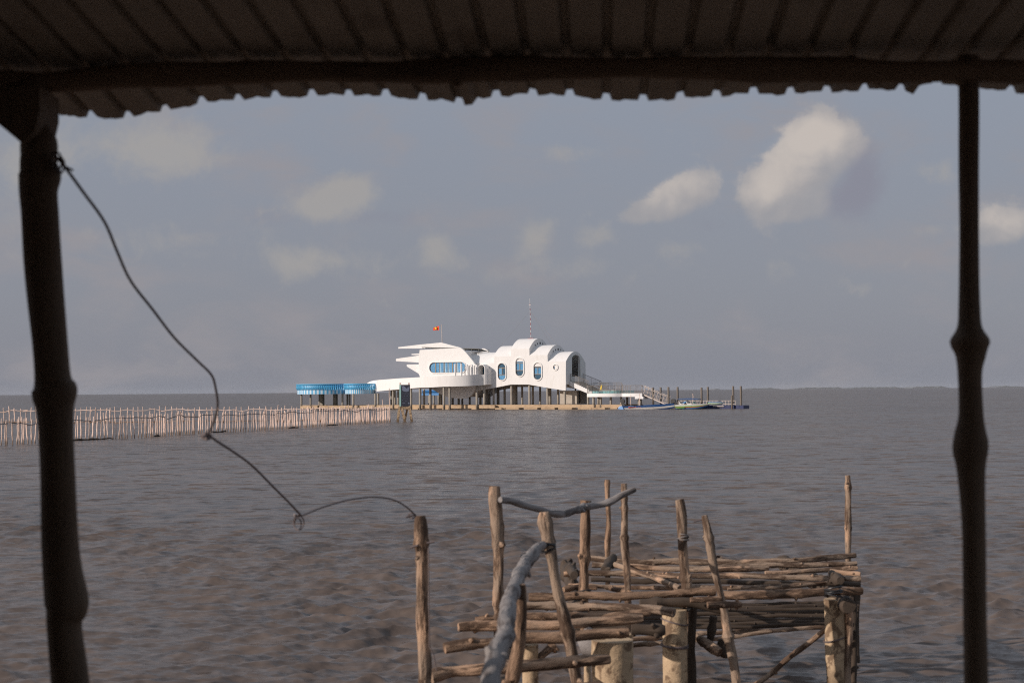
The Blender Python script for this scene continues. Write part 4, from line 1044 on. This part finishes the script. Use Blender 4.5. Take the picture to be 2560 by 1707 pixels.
f2 = root('stake_fence', fb_[1], 'farther fence of taller widely spaced stakes behind the crooked rail fence', 'fence')
sg2 = [0]
for i in range(1, len(fb_)): sg2.append(sg2[-1]+(fb_[i]-fb_[i-1]).length)
s = .2; i = 0
while s < sg2[-1]:
    p = along(fb_, sg2, s); stake_mb(p, 1.30+rnd.gauss(0, .05), rnd.uniform(.034, .046), 500+i, lean=.06).build('stake', 'stake', f2); s += rnd.uniform(.42, .56); i += 1
for i in range(6):
    rail_mb(fb_, sg2, max(0, sg2[-1]*i/6-.3), min(sg2[-1], sg2[-1]*(i+1)/6+.3), 1.05, .03, 80+i, amp=.05).build('rail', 'stake', f2)
    rail_mb(fb_, sg2, max(0, sg2[-1]*i/6-.3), min(sg2[-1], sg2[-1]*(i+1)/6+.3), .12, .025, 90+i, amp=.03).build('rail', 'wood', f2)
for i, (x0, y0, x1, y1, lab) in enumerate(((973, 970.5, 975.5, 1055, 'tall thin leaning pole at the right end of the stake fence'), (956, 998, 960, 1054, 'slanting pole a little left of the fence end'))):
    b = at(x1, y1, 114.6); t = at(x0, y0, 114.6)
    o = logmb([b+Vector((0, 0, -.3)), b.lerp(t, .5), t], [.045, .04, .022], seed=70+i, n=7, step=.15).build('pole', 'stake', loc=tuple(b)); tag(o, lab, 'pole')
# dark flotsam caught at the foot of the fence
for i, (px, n_, lab) in enumerate(((215, 60, 'longest dark driftwood at the fence foot, just right of the left shelter post'), (395, 12, 'short dark driftwood at the fence foot left of the hanging wire'), (548, 22, 'dark driftwood at the fence foot just right of the hanging wire'), (735, 26, 'dark driftwood at the fence foot below the left end of the blue terrace'), (830, 34, 'dark driftwood at the fence foot below the middle of the blue terrace'))):
    s_best = min(stakes, key=lambda q: abs(q[1].x/q[1].y*F+1280-px))[0]
    mb = MB(); q = random.Random(i)
    Lf = n_*.035
    P_ = [along(fw, seg, max(.1, min(seg[-1]-.1, s_best+(t-3)*Lf/3)))+Vector((0, -.12, .02+q.uniform(0, .03))) for t in range(7)]
    o = logmb(P_, [.015, .04, .05, .06, .05, .04, .02], seed=i, n=7, step=.12, wander=.02).build('driftwood', 'wood_dark', loc=tuple(P_[3])); tag(o, lab, 'driftwood', 'driftwood at the fence')
# ------------------------------------------------------------------ near jetty
ZD = .9
j1 = lambda x, y: (980+x/2.867, 1160+y/2.867)
j2 = lambda x, y: (1560+x/2.867, 1160+y/2.867)
jet = root('pole_jetty', (1.2, 9.5, 0), 'rough jetty of weathered round poles with crooked posts on concrete piles', 'jetty')
sd = [100]
def dlog(f, pts, w, m='wood', z=ZD, name='deck_log', knots=4, wander=.004):
    P_ = [onz(*f(x, y), z) for x, y in pts]
    # logs lie level: gently straighten depth towards the mean
    my = sum(p.y for p in P_)/len(P_)
    for p in P_:
        k_ = .5; ny = my+(p.y-my)*k_
        q = ny/p.y; zz = H+(p.z-H)*q; p.x *= q; p.y = ny; p.z = zz
    r = 1.02*w/2/2.867*my/F; sd[0] += 1
    return logmb(P_, [r*random.Random(sd[0]+i).uniform(.88, 1.06) for i in range(len(P_))], seed=sd[0], knots=knots, step=.03, wander=wander, knotamp=.22).build(name, m, jet)
dlog(j2, [(-253, 672), (50, 695), (300, 697), (600, 702), (900, 700), (1300, 690), (1450, 670), (1660, 650)], 42)
dlog(j2, [(380, 745), (700, 738), (1000, 728), (1300, 722), (1670, 708)], 36)
dlog(j2, [(-230, 722), (100, 735), (400, 748), (700, 757), (1030, 745)], 38)
dlog(j2, [(1010, 778), (1300, 765), (1670, 748)], 32)
dlog(j2, [(-430, 780), (50, 785), (400, 795), (800, 800), (1200, 812), (1500, 815), (1700, 822)], 42)
dlog(j2, [(1480, 770), (1600, 780), (1695, 790)], 36)
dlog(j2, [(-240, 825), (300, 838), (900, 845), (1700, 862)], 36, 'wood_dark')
dlog(j2, [(-400, 865), (50, 885), (450, 880), (900, 888), (1200, 872), (1450, 845)], 30)
dlog(j2, [(740, 890), (1000, 872), (1300, 860), (1450, 852)], 22)
dlog(j2, [(700, 935), (1000, 932), (1300, 925), (1500, 915), (1710, 905)], 62)
dlog(j2, [(-678, 950), (-300, 945), (0, 945), (300, 925), (660, 910)], 60)
dlog(j1, [(935, 1012), (1200, 1012), (1500, 1025), (1850, 1040), (2020, 1062)], 62)
dlog(j1, [(595, 1112), (800, 1100), (1010, 1090), (1400, 1085), (1850, 1065)], 52)
dlog(j1, [(472, 1165), (600, 1155), (740, 1160), (940, 1155), (1200, 1150), (1450, 1125), (1790, 1100)], 72)
dlog(j1, [(372, 1312), (560, 1285), (700, 1280), (940, 1252), (1200, 1240), (1450, 1215), (1690, 1200)], 78)
dlog(j1, [(280, 1512), (450, 1480), (640, 1470), (920, 1450), (1200, 1425), (1555, 1388)], 84)
dlog(j1, [(260, 1660), (700, 1650), (1100, 1620), (1500, 1600)], 84)
dlog(j2, [(480, 975), (600, 970), (695, 965)], 34)
dlog(j2, [(600, 1012), (700, 1005), (842, 998)], 46)
dlog(j2, [(-430, 900), (-300, 880), (-200, 885)], 40)
dlog(j2, [(-100, 890), (-20, 905), (60, 930)], 34)
# loose pole lying across the deck, broken bark slab
dlog(j2, [(-62, 716), (80, 765), (220, 815), (400, 892)], 40, z=ZD+.06, name='loose_pole')
dlog(j1, [(1520, 760), (1560, 700), (1590, 670)], 60, 'wood_dark', z=ZD+.05, name='bark_slab')
# stringers, cross beams and the lower layer, its shade put into the dark wood colour
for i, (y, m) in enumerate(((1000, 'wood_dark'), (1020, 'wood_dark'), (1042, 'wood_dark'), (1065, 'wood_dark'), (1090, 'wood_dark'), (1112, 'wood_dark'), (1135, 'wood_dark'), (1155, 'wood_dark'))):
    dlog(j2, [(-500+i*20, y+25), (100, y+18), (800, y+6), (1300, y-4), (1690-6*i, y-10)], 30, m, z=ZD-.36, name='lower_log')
def plog(P_, rr, m='wood', name='post', seed=None, knots=4, wander=.006, step=.03, ka=.35, n=12):
    sd[0] += 1; return logmb(P_, rr, seed=seed or sd[0], knots=knots, step=step, wander=wander, knotamp=ka, n=n).build(name, m, jet)
def ppost(f, pts, depth, m='wood', name='post', down=None, knots=3, ka=.35):
    """pts: (x, y, width); depth number or list"""
    dp = depth if hasattr(depth, '__len__') else [depth]*len(pts)
    P_ = [at(*f(x, y), d) for (x, y, w_), d in zip(pts, dp)]; rr = [w_/2/2.867*d/F for (x, y, w_), d in zip(pts, dp)]
    if down is not None:
        P_.append(Vector((P_[-1].x+(P_[-1].x-P_[-2].x)*.3, P_[-1].y, down))); rr.append(rr[-1])
    return plog(P_, rr, m, name, knots=knots, ka=ka)
xr = onz(*j2(1530, 860), ZD); xl = onz(*j1(1290, 800), ZD); xm = onz(*j2(470, 950), ZD)
plog([(xr.x-.02, 10.5, ZD-.09), (xr.x, 11.5, ZD-.09), (xr.x-.02, 13.1, ZD-.08)], .055, 'wood_dark', 'stringer')
plog([(xr.x, 11.2, ZD+.05), (xr.x+.0, 10.85, ZD+.05)], .032, 'wood_dark', 'stub')
plog([(xl.x, 9.9, ZD-.09), (xl.x, 13.1, ZD-.08)], .05, 'wood_dark', 'stringer')
plog([(xl.x, 11.25, ZD+.04), (xl.x, 11.9, ZD+.04)], .034, 'wood_dark', 'stub')
xq = onz(*j1(870, 1130), ZD); xq2 = onz(*j1(775, 1560), ZD)
plog([(xq2.x-.1, 3.9, ZD-.09), (xq2.x, xq2.y, ZD-.09), (xq.x, xq.y, ZD-.09)], .038, 'wood_dark', 'stringer')
xs_ = onz(*j1(1600, 1270), ZD-.08); plog([(xs_.x-.05, 3.9, ZD-.10), (xs_.x, 7.2, ZD-.09)], .04, 'wood_dark', 'stringer')
ppost(j2, [(120, 985, 60), (300, 985, 60), (520, 1000, 70), (690, 1050, 60)], 10.3, 'wood_dark', 'cross_beam')
ppost(j2, [(60, 1180, 70), (200, 1190, 80), (290, 1190, 70)], 9.9, 'wood_dark', 'cross_beam')
# posts
ppost(j1, [(205, 372, 76), (213, 480, 100), (218, 640, 88), (222, 720, 92), (225, 1000, 88), (228, 1568, 92), (230, 1700, 92)], 7.5, down=-.6)
ppost(j1, [(735, 160, 84), (738, 250, 84), (750, 350, 92), (752, 600, 80), (762, 880, 72), (758, 1000, 76), (765, 1090, 62)], 9.25, down=.5)
ppost(j1, [(1095, 350, 70), (1100, 420, 105), (1115, 500, 90), (1125, 565, 90), (1155, 700, 72), (1195, 900, 76), (1240, 1130, 90), (1285, 1350, 84), (1320, 1568, 80), (1345, 1700, 80)], 8.35, down=-.4)
ppost(j1, [(925, 870, 60), (920, 1000, 80), (905, 1200, 90), (900, 1300, 100), (860, 1568, 105), (845, 1700, 105)], 6.6, 'wood', down=-.4)
ppost(j1, [(1385, 256, 84), (1383, 330, 66), (1380, 560, 76), (1375, 720, 66), (1382, 830, 72), (1382, 905, 66)], 10.6, down=.6)
ppost(j1, [(1546, 112, 38), (1545, 400, 36), (1543, 560, 46), (1545, 655, 34)], 12.9, down=.6)
ppost(j1, [(1662, 140, 46), (1668, 400, 46), (1678, 590, 56), (1688, 905, 50)], 10.65, down=.6)
ppost(j2, [(393, 255, 62), (405, 340, 72), (425, 600, 70), (450, 830, 74), (452, 890, 78)], 10.6, down=.3)
ppost(j2, [(580, 363, 48), (602, 480, 58), (640, 700, 58), (690, 955, 48), (715, 1060, 60), (760, 1300, 64), (812, 1568, 66), (830, 1700, 66)], 10.25, down=-.6)
ppost(j2, [(1597, 85, 40), (1606, 340, 46), (1606, 500, 46), (1612, 640, 42)], 12.9, down=.5)
# rails
ppost(j1, [(1078, 572, 56), (1000, 655, 92), (930, 765, 92), (872, 885, 104), (832, 1060, 120), (790, 1250, 134), (742, 1450, 140), (718, 1568, 144), (690, 1760, 170), (640, 2100, 200), (560, 2700, 240)], [8.3, 7.9, 7.35, 6.6, 5.9, 5.3, 4.85, 4.65, 4.35, 3.95, 3.6], 'wood_grey', 'rail', ka=.2)
ppost(j1, [(775, 258, 44), (860, 275, 46), (930, 290, 52), (1060, 318, 44), (1150, 350, 50), (1290, 340, 54), (1420, 300, 48), (1560, 265, 48), (1650, 220, 50), (1738, 182, 40)], [9.1, 9.2, 9.3, 9.45, 9.55, 9.9, 10.4, 10.5, 10.55, 10.6], 'wood_grey', 'rail', ka=.3)
# piles
def cpile(f, x, ytop, w_, d, slant=0., m='pileconc'):
    p = at(*f(x, ytop), d); r = w_/2/2.867*d/F
    mb = MB(); n = 14
    mb.tube([(p.x+slant*i/n, p.y, p.z+(-.8-p.z)*i/n) for i in range(n+1)], [r*(1+.03*math.sin(i*1.7+x)) for i in range(n+1)], 18, wob=.02, seed=int(x)); return mb.build('pile', m, jet)
cpile(j1, 1578, 1256, 292, 8.9); cpile(j2, 362, 1040, 178, 10.3); cpile(j2, 1510, 965, 150, 10.75, .02)
cpile(j1, 990, 1290, 116, 9.3); cpile(j1, 1400, 1440, 50, 9.6); cpile(j2, 1, 1215, 120, 10.9)
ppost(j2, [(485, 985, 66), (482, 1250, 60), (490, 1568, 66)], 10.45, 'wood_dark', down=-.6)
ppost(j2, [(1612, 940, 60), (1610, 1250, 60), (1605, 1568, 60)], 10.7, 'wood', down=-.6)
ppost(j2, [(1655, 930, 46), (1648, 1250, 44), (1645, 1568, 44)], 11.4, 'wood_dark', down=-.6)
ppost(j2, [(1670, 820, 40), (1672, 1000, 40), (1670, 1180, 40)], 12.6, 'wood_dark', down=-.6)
# braces
ppost(j2, [(1442, 1188, 36), (1240, 1350, 40), (1090, 1470, 38), (950, 1568, 36), (700, 1750, 36)], [10.85, 10.85, 10.9, 10.9, 11.], 'wood', 'brace')
ppost(j2, [(60, 1250, 34), (500, 1220, 30), (950, 1190, 32), (1440, 1168, 30)], 11.2, 'wood', 'brace')
ppost(j2, [(60, 1300, 34), (280, 1280, 32), (700, 1240, 30), (1060, 1198, 30)], 11.0, 'wood', 'brace')
ppost(j2, [(515, 1235, 60), (600, 1290, 66), (690, 1345, 70)], [10.6, 10.4, 10.3], 'wood', 'brace')
ppost(j2, [(640, 1090, 56), (632, 1180, 52), (622, 1280, 46)], 10.5, 'wood_dark', 'hanger')
ppost(j2, [(695, 1250, 50), (697, 1310, 54), (692, 1368, 50)], 10.4, 'wood_dark', 'hanger')
ppost(j1, [(1160, 1285, 50), (1100, 1345, 56), (1045, 1395, 50)], 9.3, 'wood', 'brace')
ppost(j1, [(1500, 1270, 120), (1420, 1300, 130), (1340, 1330, 120)], 9.2, 'wood_grey', 'cross_beam')
# more deck logs back to the hut, below the picture
yy = 7.0
for i in range(20):
    yv = yy-i*.16; q = random.Random(900+i)
    plog([(-.75+q.uniform(-.1, .1), yv, ZD), (.1, yv+q.uniform(-.02, .02), ZD), (.95+q.uniform(-.1, .1), yv, ZD)], q.uniform(.03, .042), 'wood', 'deck_log', step=.08)
# bindings and nails
def binding(f, x, y, w_, d, m='black', n=5):
    q = random.Random(int(x+y)); p = at(*f(x, y), d); r = w_/2/2.867*d/F
    mb = MB()
    for i in range(n):
        z = p.z+(i-n/2)*.012; tl = q.uniform(-.03, .03)
        pts = [(p.x+r*1.03*math.cos(t*.524), p.y+r*1.03*math.sin(t*.524), z+tl*math.cos(t*.524+i)) for t in range(13)]
        mb.tube(pts, .006, 5)
    mb.build('binding', m, jet)
binding(j2, 1500, 905, 120, 10.5); binding(j2, 470, 1000, 90, 10.35); binding(j2, 362, 1290, 186, 10.3, 'wire', 2); binding(j2, 362, 1120, 184, 10.3, 'wire', 1)
binding(j2, 1512, 1240, 158, 10.75, 'wire', 1); binding(j1, 1120, 585, 96, 8.35, 'black', 4); binding(j1, 1382, 905, 80, 10.6, 'black', 2)
binding(j2, 425, 520, 74, 10.6, 'wood_grey', 3)
for f, x0, y0, x1, y1, d in ((j1, 250, 565, 305, 555, 7.46), (j2, 310, 302, 372, 300, 10.6), (j2, 500, 410, 560, 398, 10.25), (j1, 130, 600, 186, 580, 7.45)):
    a, b = at(*f(x0, y0), d), at(*f(x1, y1), d); mb = MB(); mb.tube([a, b], .006, 6); mb.build('nail', 'wire', jet)
a = at(*j1(262, 600), 7.46); b = at(*j1(268, 1300), 7.46); c = at(*j1(320, 1480), 7.46)
mb = MB(); mb.tube([a, b, at(*j1(300, 1370), 7.46), c], .003, 5); mb.build('cord', 'wire', jet)
# ------------------------------------------------------------------ shelter the camera stands in
kd = 1/.91875
sh_ = root('pole_shelter', (0, 3.55, 0), 'dark shelter of crooked poles under a sagging corrugated metal roof framing the view', 'shelter')
def spost(pts, d, m='wood_shelter', name='post', zdown=-.8, seed=1):
    P_ = []; rr = []
    for (y, l, r_) in pts:
        P_.append(at((l+r_)/2*kd, y*kd, d)); rr.append((r_-l)/2*kd*d/F)
    mb = MB(); Q_ = [(*p, r) for p, r in zip(P_, rr)]
    S2 = [cr(Q_, i*.2) for i in range(5*(len(Q_)-1)+1)]
    l_ = S2[-1]; S2 += [(l_[0]+.01*i, l_[1], l_[2]+(zdown-l_[2])*i/6, l_[3]) for i in range(1, 7)]
    mb.tube([s_[:3] for s_ in S2], [s_[3] for s_ in S2], 20, wob=.035, seed=seed); return mb.build(name, m, sh_)
spost([(180, 50, 112), (260, 47, 112), (300, 45, 118), (328, 46, 132), (355, 46, 131), (375, 45, 126), (400, 42, 139), (440, 44, 131), (500, 51, 134), (600, 58, 140), (700, 66, 146), (800, 76, 155), (870, 80, 164), (893, 74, 178), (915, 76, 176), (950, 85, 170), (1050, 91, 170), (1200, 97, 176), (1300, 101, 185), (1375, 104, 200), (1400, 106, 198), (1440, 108, 186), (1568, 118, 206), (1700, 128, 214)], 3.55)
spost([(130, 2200, 2248), (300, 2203, 2248), (500, 2204, 2247), (620, 2203, 2249), (700, 2202, 2252), (750, 2199, 2256), (778, 2184, 2272), (792, 2184, 2272), (815, 2194, 2264), (860, 2200, 2254), (950, 2203, 2257), (995, 2195, 2264), (1015, 2192, 2268), (1040, 2192, 2267), (1080, 2200, 2262), (1180, 2208, 2262), (1300, 2211, 2265), (1568, 2215, 2268), (1700, 2218, 2270)], 3.58, seed=4)
# curved bracket at the head of the left post
bp_ = [(x*kd, y*kd) for x, y in ((-60, 200), (0, 205), (100, 205), (100, 262), (90, 305), (60, 335), (45, 322), (0, 285), (-60, 245))]
mb = MB(); poly = [(at(x, y, 3.5).x, at(x, y, 3.5).z) for x, y in bp_]
mb.prism([poly], 'uz', 3.47, 3.62); mb.build('bracket', 'wood_shelter', sh_)
# eave beam
bpts = [(-900, 204), (-260, 196), (0, 186), (100, 188), (300, 180), (520, 170), (760, 163), (1000, 162), (1180, 158), (1400, 160), (1600, 158), (1900, 160), (2100, 165), (2352, 168), (2700, 172), (3300, 176)]
rr = []; P_ = []
for i, (x, y) in enumerate(bpts): P_.append(at(x*kd, y*kd, 3.56)); rr.append((27+3*math.sin(i*1.9))*kd*3.56/F)
logmb(P_, rr, seed=9, n=16, step=.04, knots=2.5, wander=.003, knotamp=.12).build('eave_beam', 'wood_beam', sh_)
# roof sheets
epx = [(-400, 296), (60, 294), (141, 289), (190, 294), (232, 295), (305, 296), (359, 287), (457, 268), (550, 252), (642, 246), (816, 239), (925, 238), (1034, 248), (1110, 255), (1150, 262), (1160, 264), (1178, 276), (1186, 262), (1197, 246), (1273, 246), (1307, 238), (1389, 240), (1487, 249), (1579, 256), (1672, 252), (1770, 246), (1862, 238), (1949, 236), (2042, 232), (2129, 228), (2216, 225), (2280, 226), (2292, 236), (2305, 218), (2330, 211), (2358, 210), (2477, 224), (2559, 232), (2900, 236)]
ex = np.array([e[0] for e in epx], float); ey = np.array([e[1] for e in epx], float)
YE = 3.9; pitch = .1014; ph0 = (1060-1280)/F*YE
def roof_sheet(k, x0, x1, dz):
    mb = MB(); rows = [-1.6, -.8, 0, .8, 1.6, 2.2, 2.8, 3.2, 3.45, 3.6, 3.7, 3.8, 3.86, 3.9]
    xs = []; c = math.floor((x0-ph0)/pitch)
    while ph0+c*pitch < x1:
        for f, h in ((-.14, 0), (-.075, .017), (.075, .017), (.14, 0), (.35, -.001), (.5, .002), (.65, -.001)):
            xs.append((ph0+(c+f)*pitch, h))
        c += 1
    xs = [q for q in xs if x0 <= q[0] <= x1]
    for yv in rows:
        for (xe, h) in xs:
            px = 1280+xe/YE*F
            zt_ = at(px, float(np.interp(px, ex, ey)), YE).z+.004*math.sin(xe*61.3)*math.sin(xe*23.7)
            zp = H+.802+.116*(YE-yv)
            wgt = max(0., min(1., (yv-3.2)/(YE-3.2)))**1.3
            mb.v.append((xe+.062*(yv-YE), yv, zp+(zt_-(H+.802))*wgt+h+dz))
    n = len(xs)
    for i in range(len(rows)-1):
        for j in range(n-1): mb.f.append((i*n+j, i*n+j+1, (i+1)*n+j+1, (i+1)*n+j)); mb.mi.append(0)
    mb.lc = list(mb.v); mb.build('roof_sheet', 'metalroof', sh_, sharp=25, recalc=False)
edges = [-3.1, -2.15, -1.2, -.26, .70, 1.62, 2.55]
for k in range(6): roof_sheet(k, edges[k]-.02, edges[k+1]+.02, .003*(k % 2))
# rafters/purlins behind, floor, back wall of the hut; unseen side wall added to keep sun off the posts
for yv in (2.1, .6, -.9):
    logmb([(-3.1, yv, H+.76+.116*(YE-yv)), (0, yv, H+.75+.116*(YE-yv)), (2.6, yv, H+.76+.116*(YE-yv))], .035, seed=int(yv*10)+50, step=.1).build('purlin', 'wood_shelter', sh_)
for x, yv in ((-2.9, -1.4), (2.4, -1.4), (-2.9, 3.5), (2.4, 3.5)):
    logmb([(x, yv, -1), (x, yv, 1), (x, yv, H+.8)], .05, seed=int(x*10+yv), step=.15).build('post', 'wood_shelter', sh_)
mb = MB()
for i in range(34):
    mb.box(-3.05, -3.02+.004*(i % 2), -1.6+.145*i, -1.6+.145*i+.143, .7, H+.9)
for i in range(38): mb.box(-3.0+.145*i, -3.0+.145*i+.143, -1.62, -1.60+.004*(i % 2), .7, H+1.3)
mb.build('unseen_plank_wall', 'wood_shelter', sh_)
mb = MB()
for i in range(36): mb.box(-3.0, 2.5, -1.55+.15*i, -1.55+.15*i+.14, .80, .84+.003*(i % 2))
mb.build('plank_floor', 'wood_shelter', sh_)
# ------------------------------------------------------------------ slack wire from the post to the jetty
wp = [(118, 350, 3.48), (140, 372, 3.5), (150, 385, 3.52), (190, 440, 3.6), (240, 510, 3.75), (270, 580, 3.9), (300, 645, 4.05), (350, 710, 4.2), (400, 775, 4.4), (450, 825, 4.6), (485, 860, 4.75), (495, 890, 4.85), (500, 930, 4.95), (492, 965, 5.05), (478, 997, 5.15)]
wp2 = [(464, 1004, 5.1), (480, 1001, 5.15), (500, 1014, 5.25), (540, 1040, 5.4), (580, 1070, 5.6), (630, 1120, 5.85), (665, 1155, 6.05), (692, 1184, 6.2)]
wp3 = [(676, 1182, 6.15), (692, 1184, 6.2), (740, 1165, 6.4), (800, 1148, 6.6), (860, 1141, 6.85), (905, 1148, 7.05), (935, 1165, 7.25), (955, 1184, 7.42)]
wire = root('slack_wire', at(wp[0][0]*kd, wp[0][1]*kd, 3.5), 'slack kinked wire tied from the left shelter post to the nearest jetty post', 'wire')
def wmb(pts, r):
    Q_ = [tuple(at(x*kd, y*kd, d)) for x, y, d in pts]; S2 = [cr(Q_, i*.2) for i in range(5*(len(Q_)-1)+1)]
    mb = MB(); mb.tube(S2, r, 7); return mb
wmb(wp, .0042).build('strand', 'wire', wire); wmb(wp2, .0048).build('strand', 'wire', wire); wmb(wp3, .0042).build('strand', 'wire', wire)
for (cx, cy, d, rx, ry, r) in ((686, 1200, 6.2, 12, 17, .003), (684, 1203, 6.22, 8, 14, .003), (130, 372, 3.5, 12, 22, .003), (138, 380, 3.5, 10, 18, .003), (946, 1184, 7.4, 8, 6, .004), (474, 1002, 5.15, 9, 5, .007)):
    Q_ = [at((cx+rx*math.cos(t*.5236))*kd, (cy+ry*math.sin(t*.5236))*kd, d+.02*math.cos(t)) for t in range(13)]; mb = MB(); mb.tube(Q_, r, 6); mb.build('knot', 'wire', wire)
for q0, q1, r in ((at(150*kd, 383*kd, 3.5), at(168*kd, 392*kd, 3.5), .003), (at(955*kd, 1182*kd, 7.4), at(932*kd, 1188*kd, 7.38), .005)):
    mb = MB(); mb.tube([q0, q1], r, 5); mb.build('wire_end', 'wire', wire)

# ------------------------------------------------------------------ humid air
def haze():
    mb = MB(); mb.box(-14600, 14600, -700, 14600, -1.9, 32)
    m = bpy.data.materials.new('humid_air'); m.use_nodes = True; t = m.node_tree; t.nodes.clear()
    v = t.nodes.new('ShaderNodeVolumePrincipled'); v.inputs['Color'].default_value = rgb(.80, .84, .92); v.inputs['Density'].default_value = HAZE_D; v.inputs['Anisotropy'].default_value = 0.
    o = t.nodes.new('ShaderNodeOutputMaterial'); t.links.new(v.outputs[0], o.inputs['Volume']); M['haze'] = m
    tag(mb.build('haze', 'haze', loc=(0, 0, 0)), 'pale humid air over the sea', kind='stuff')
HAZE_D = 2.2e-5
haze()
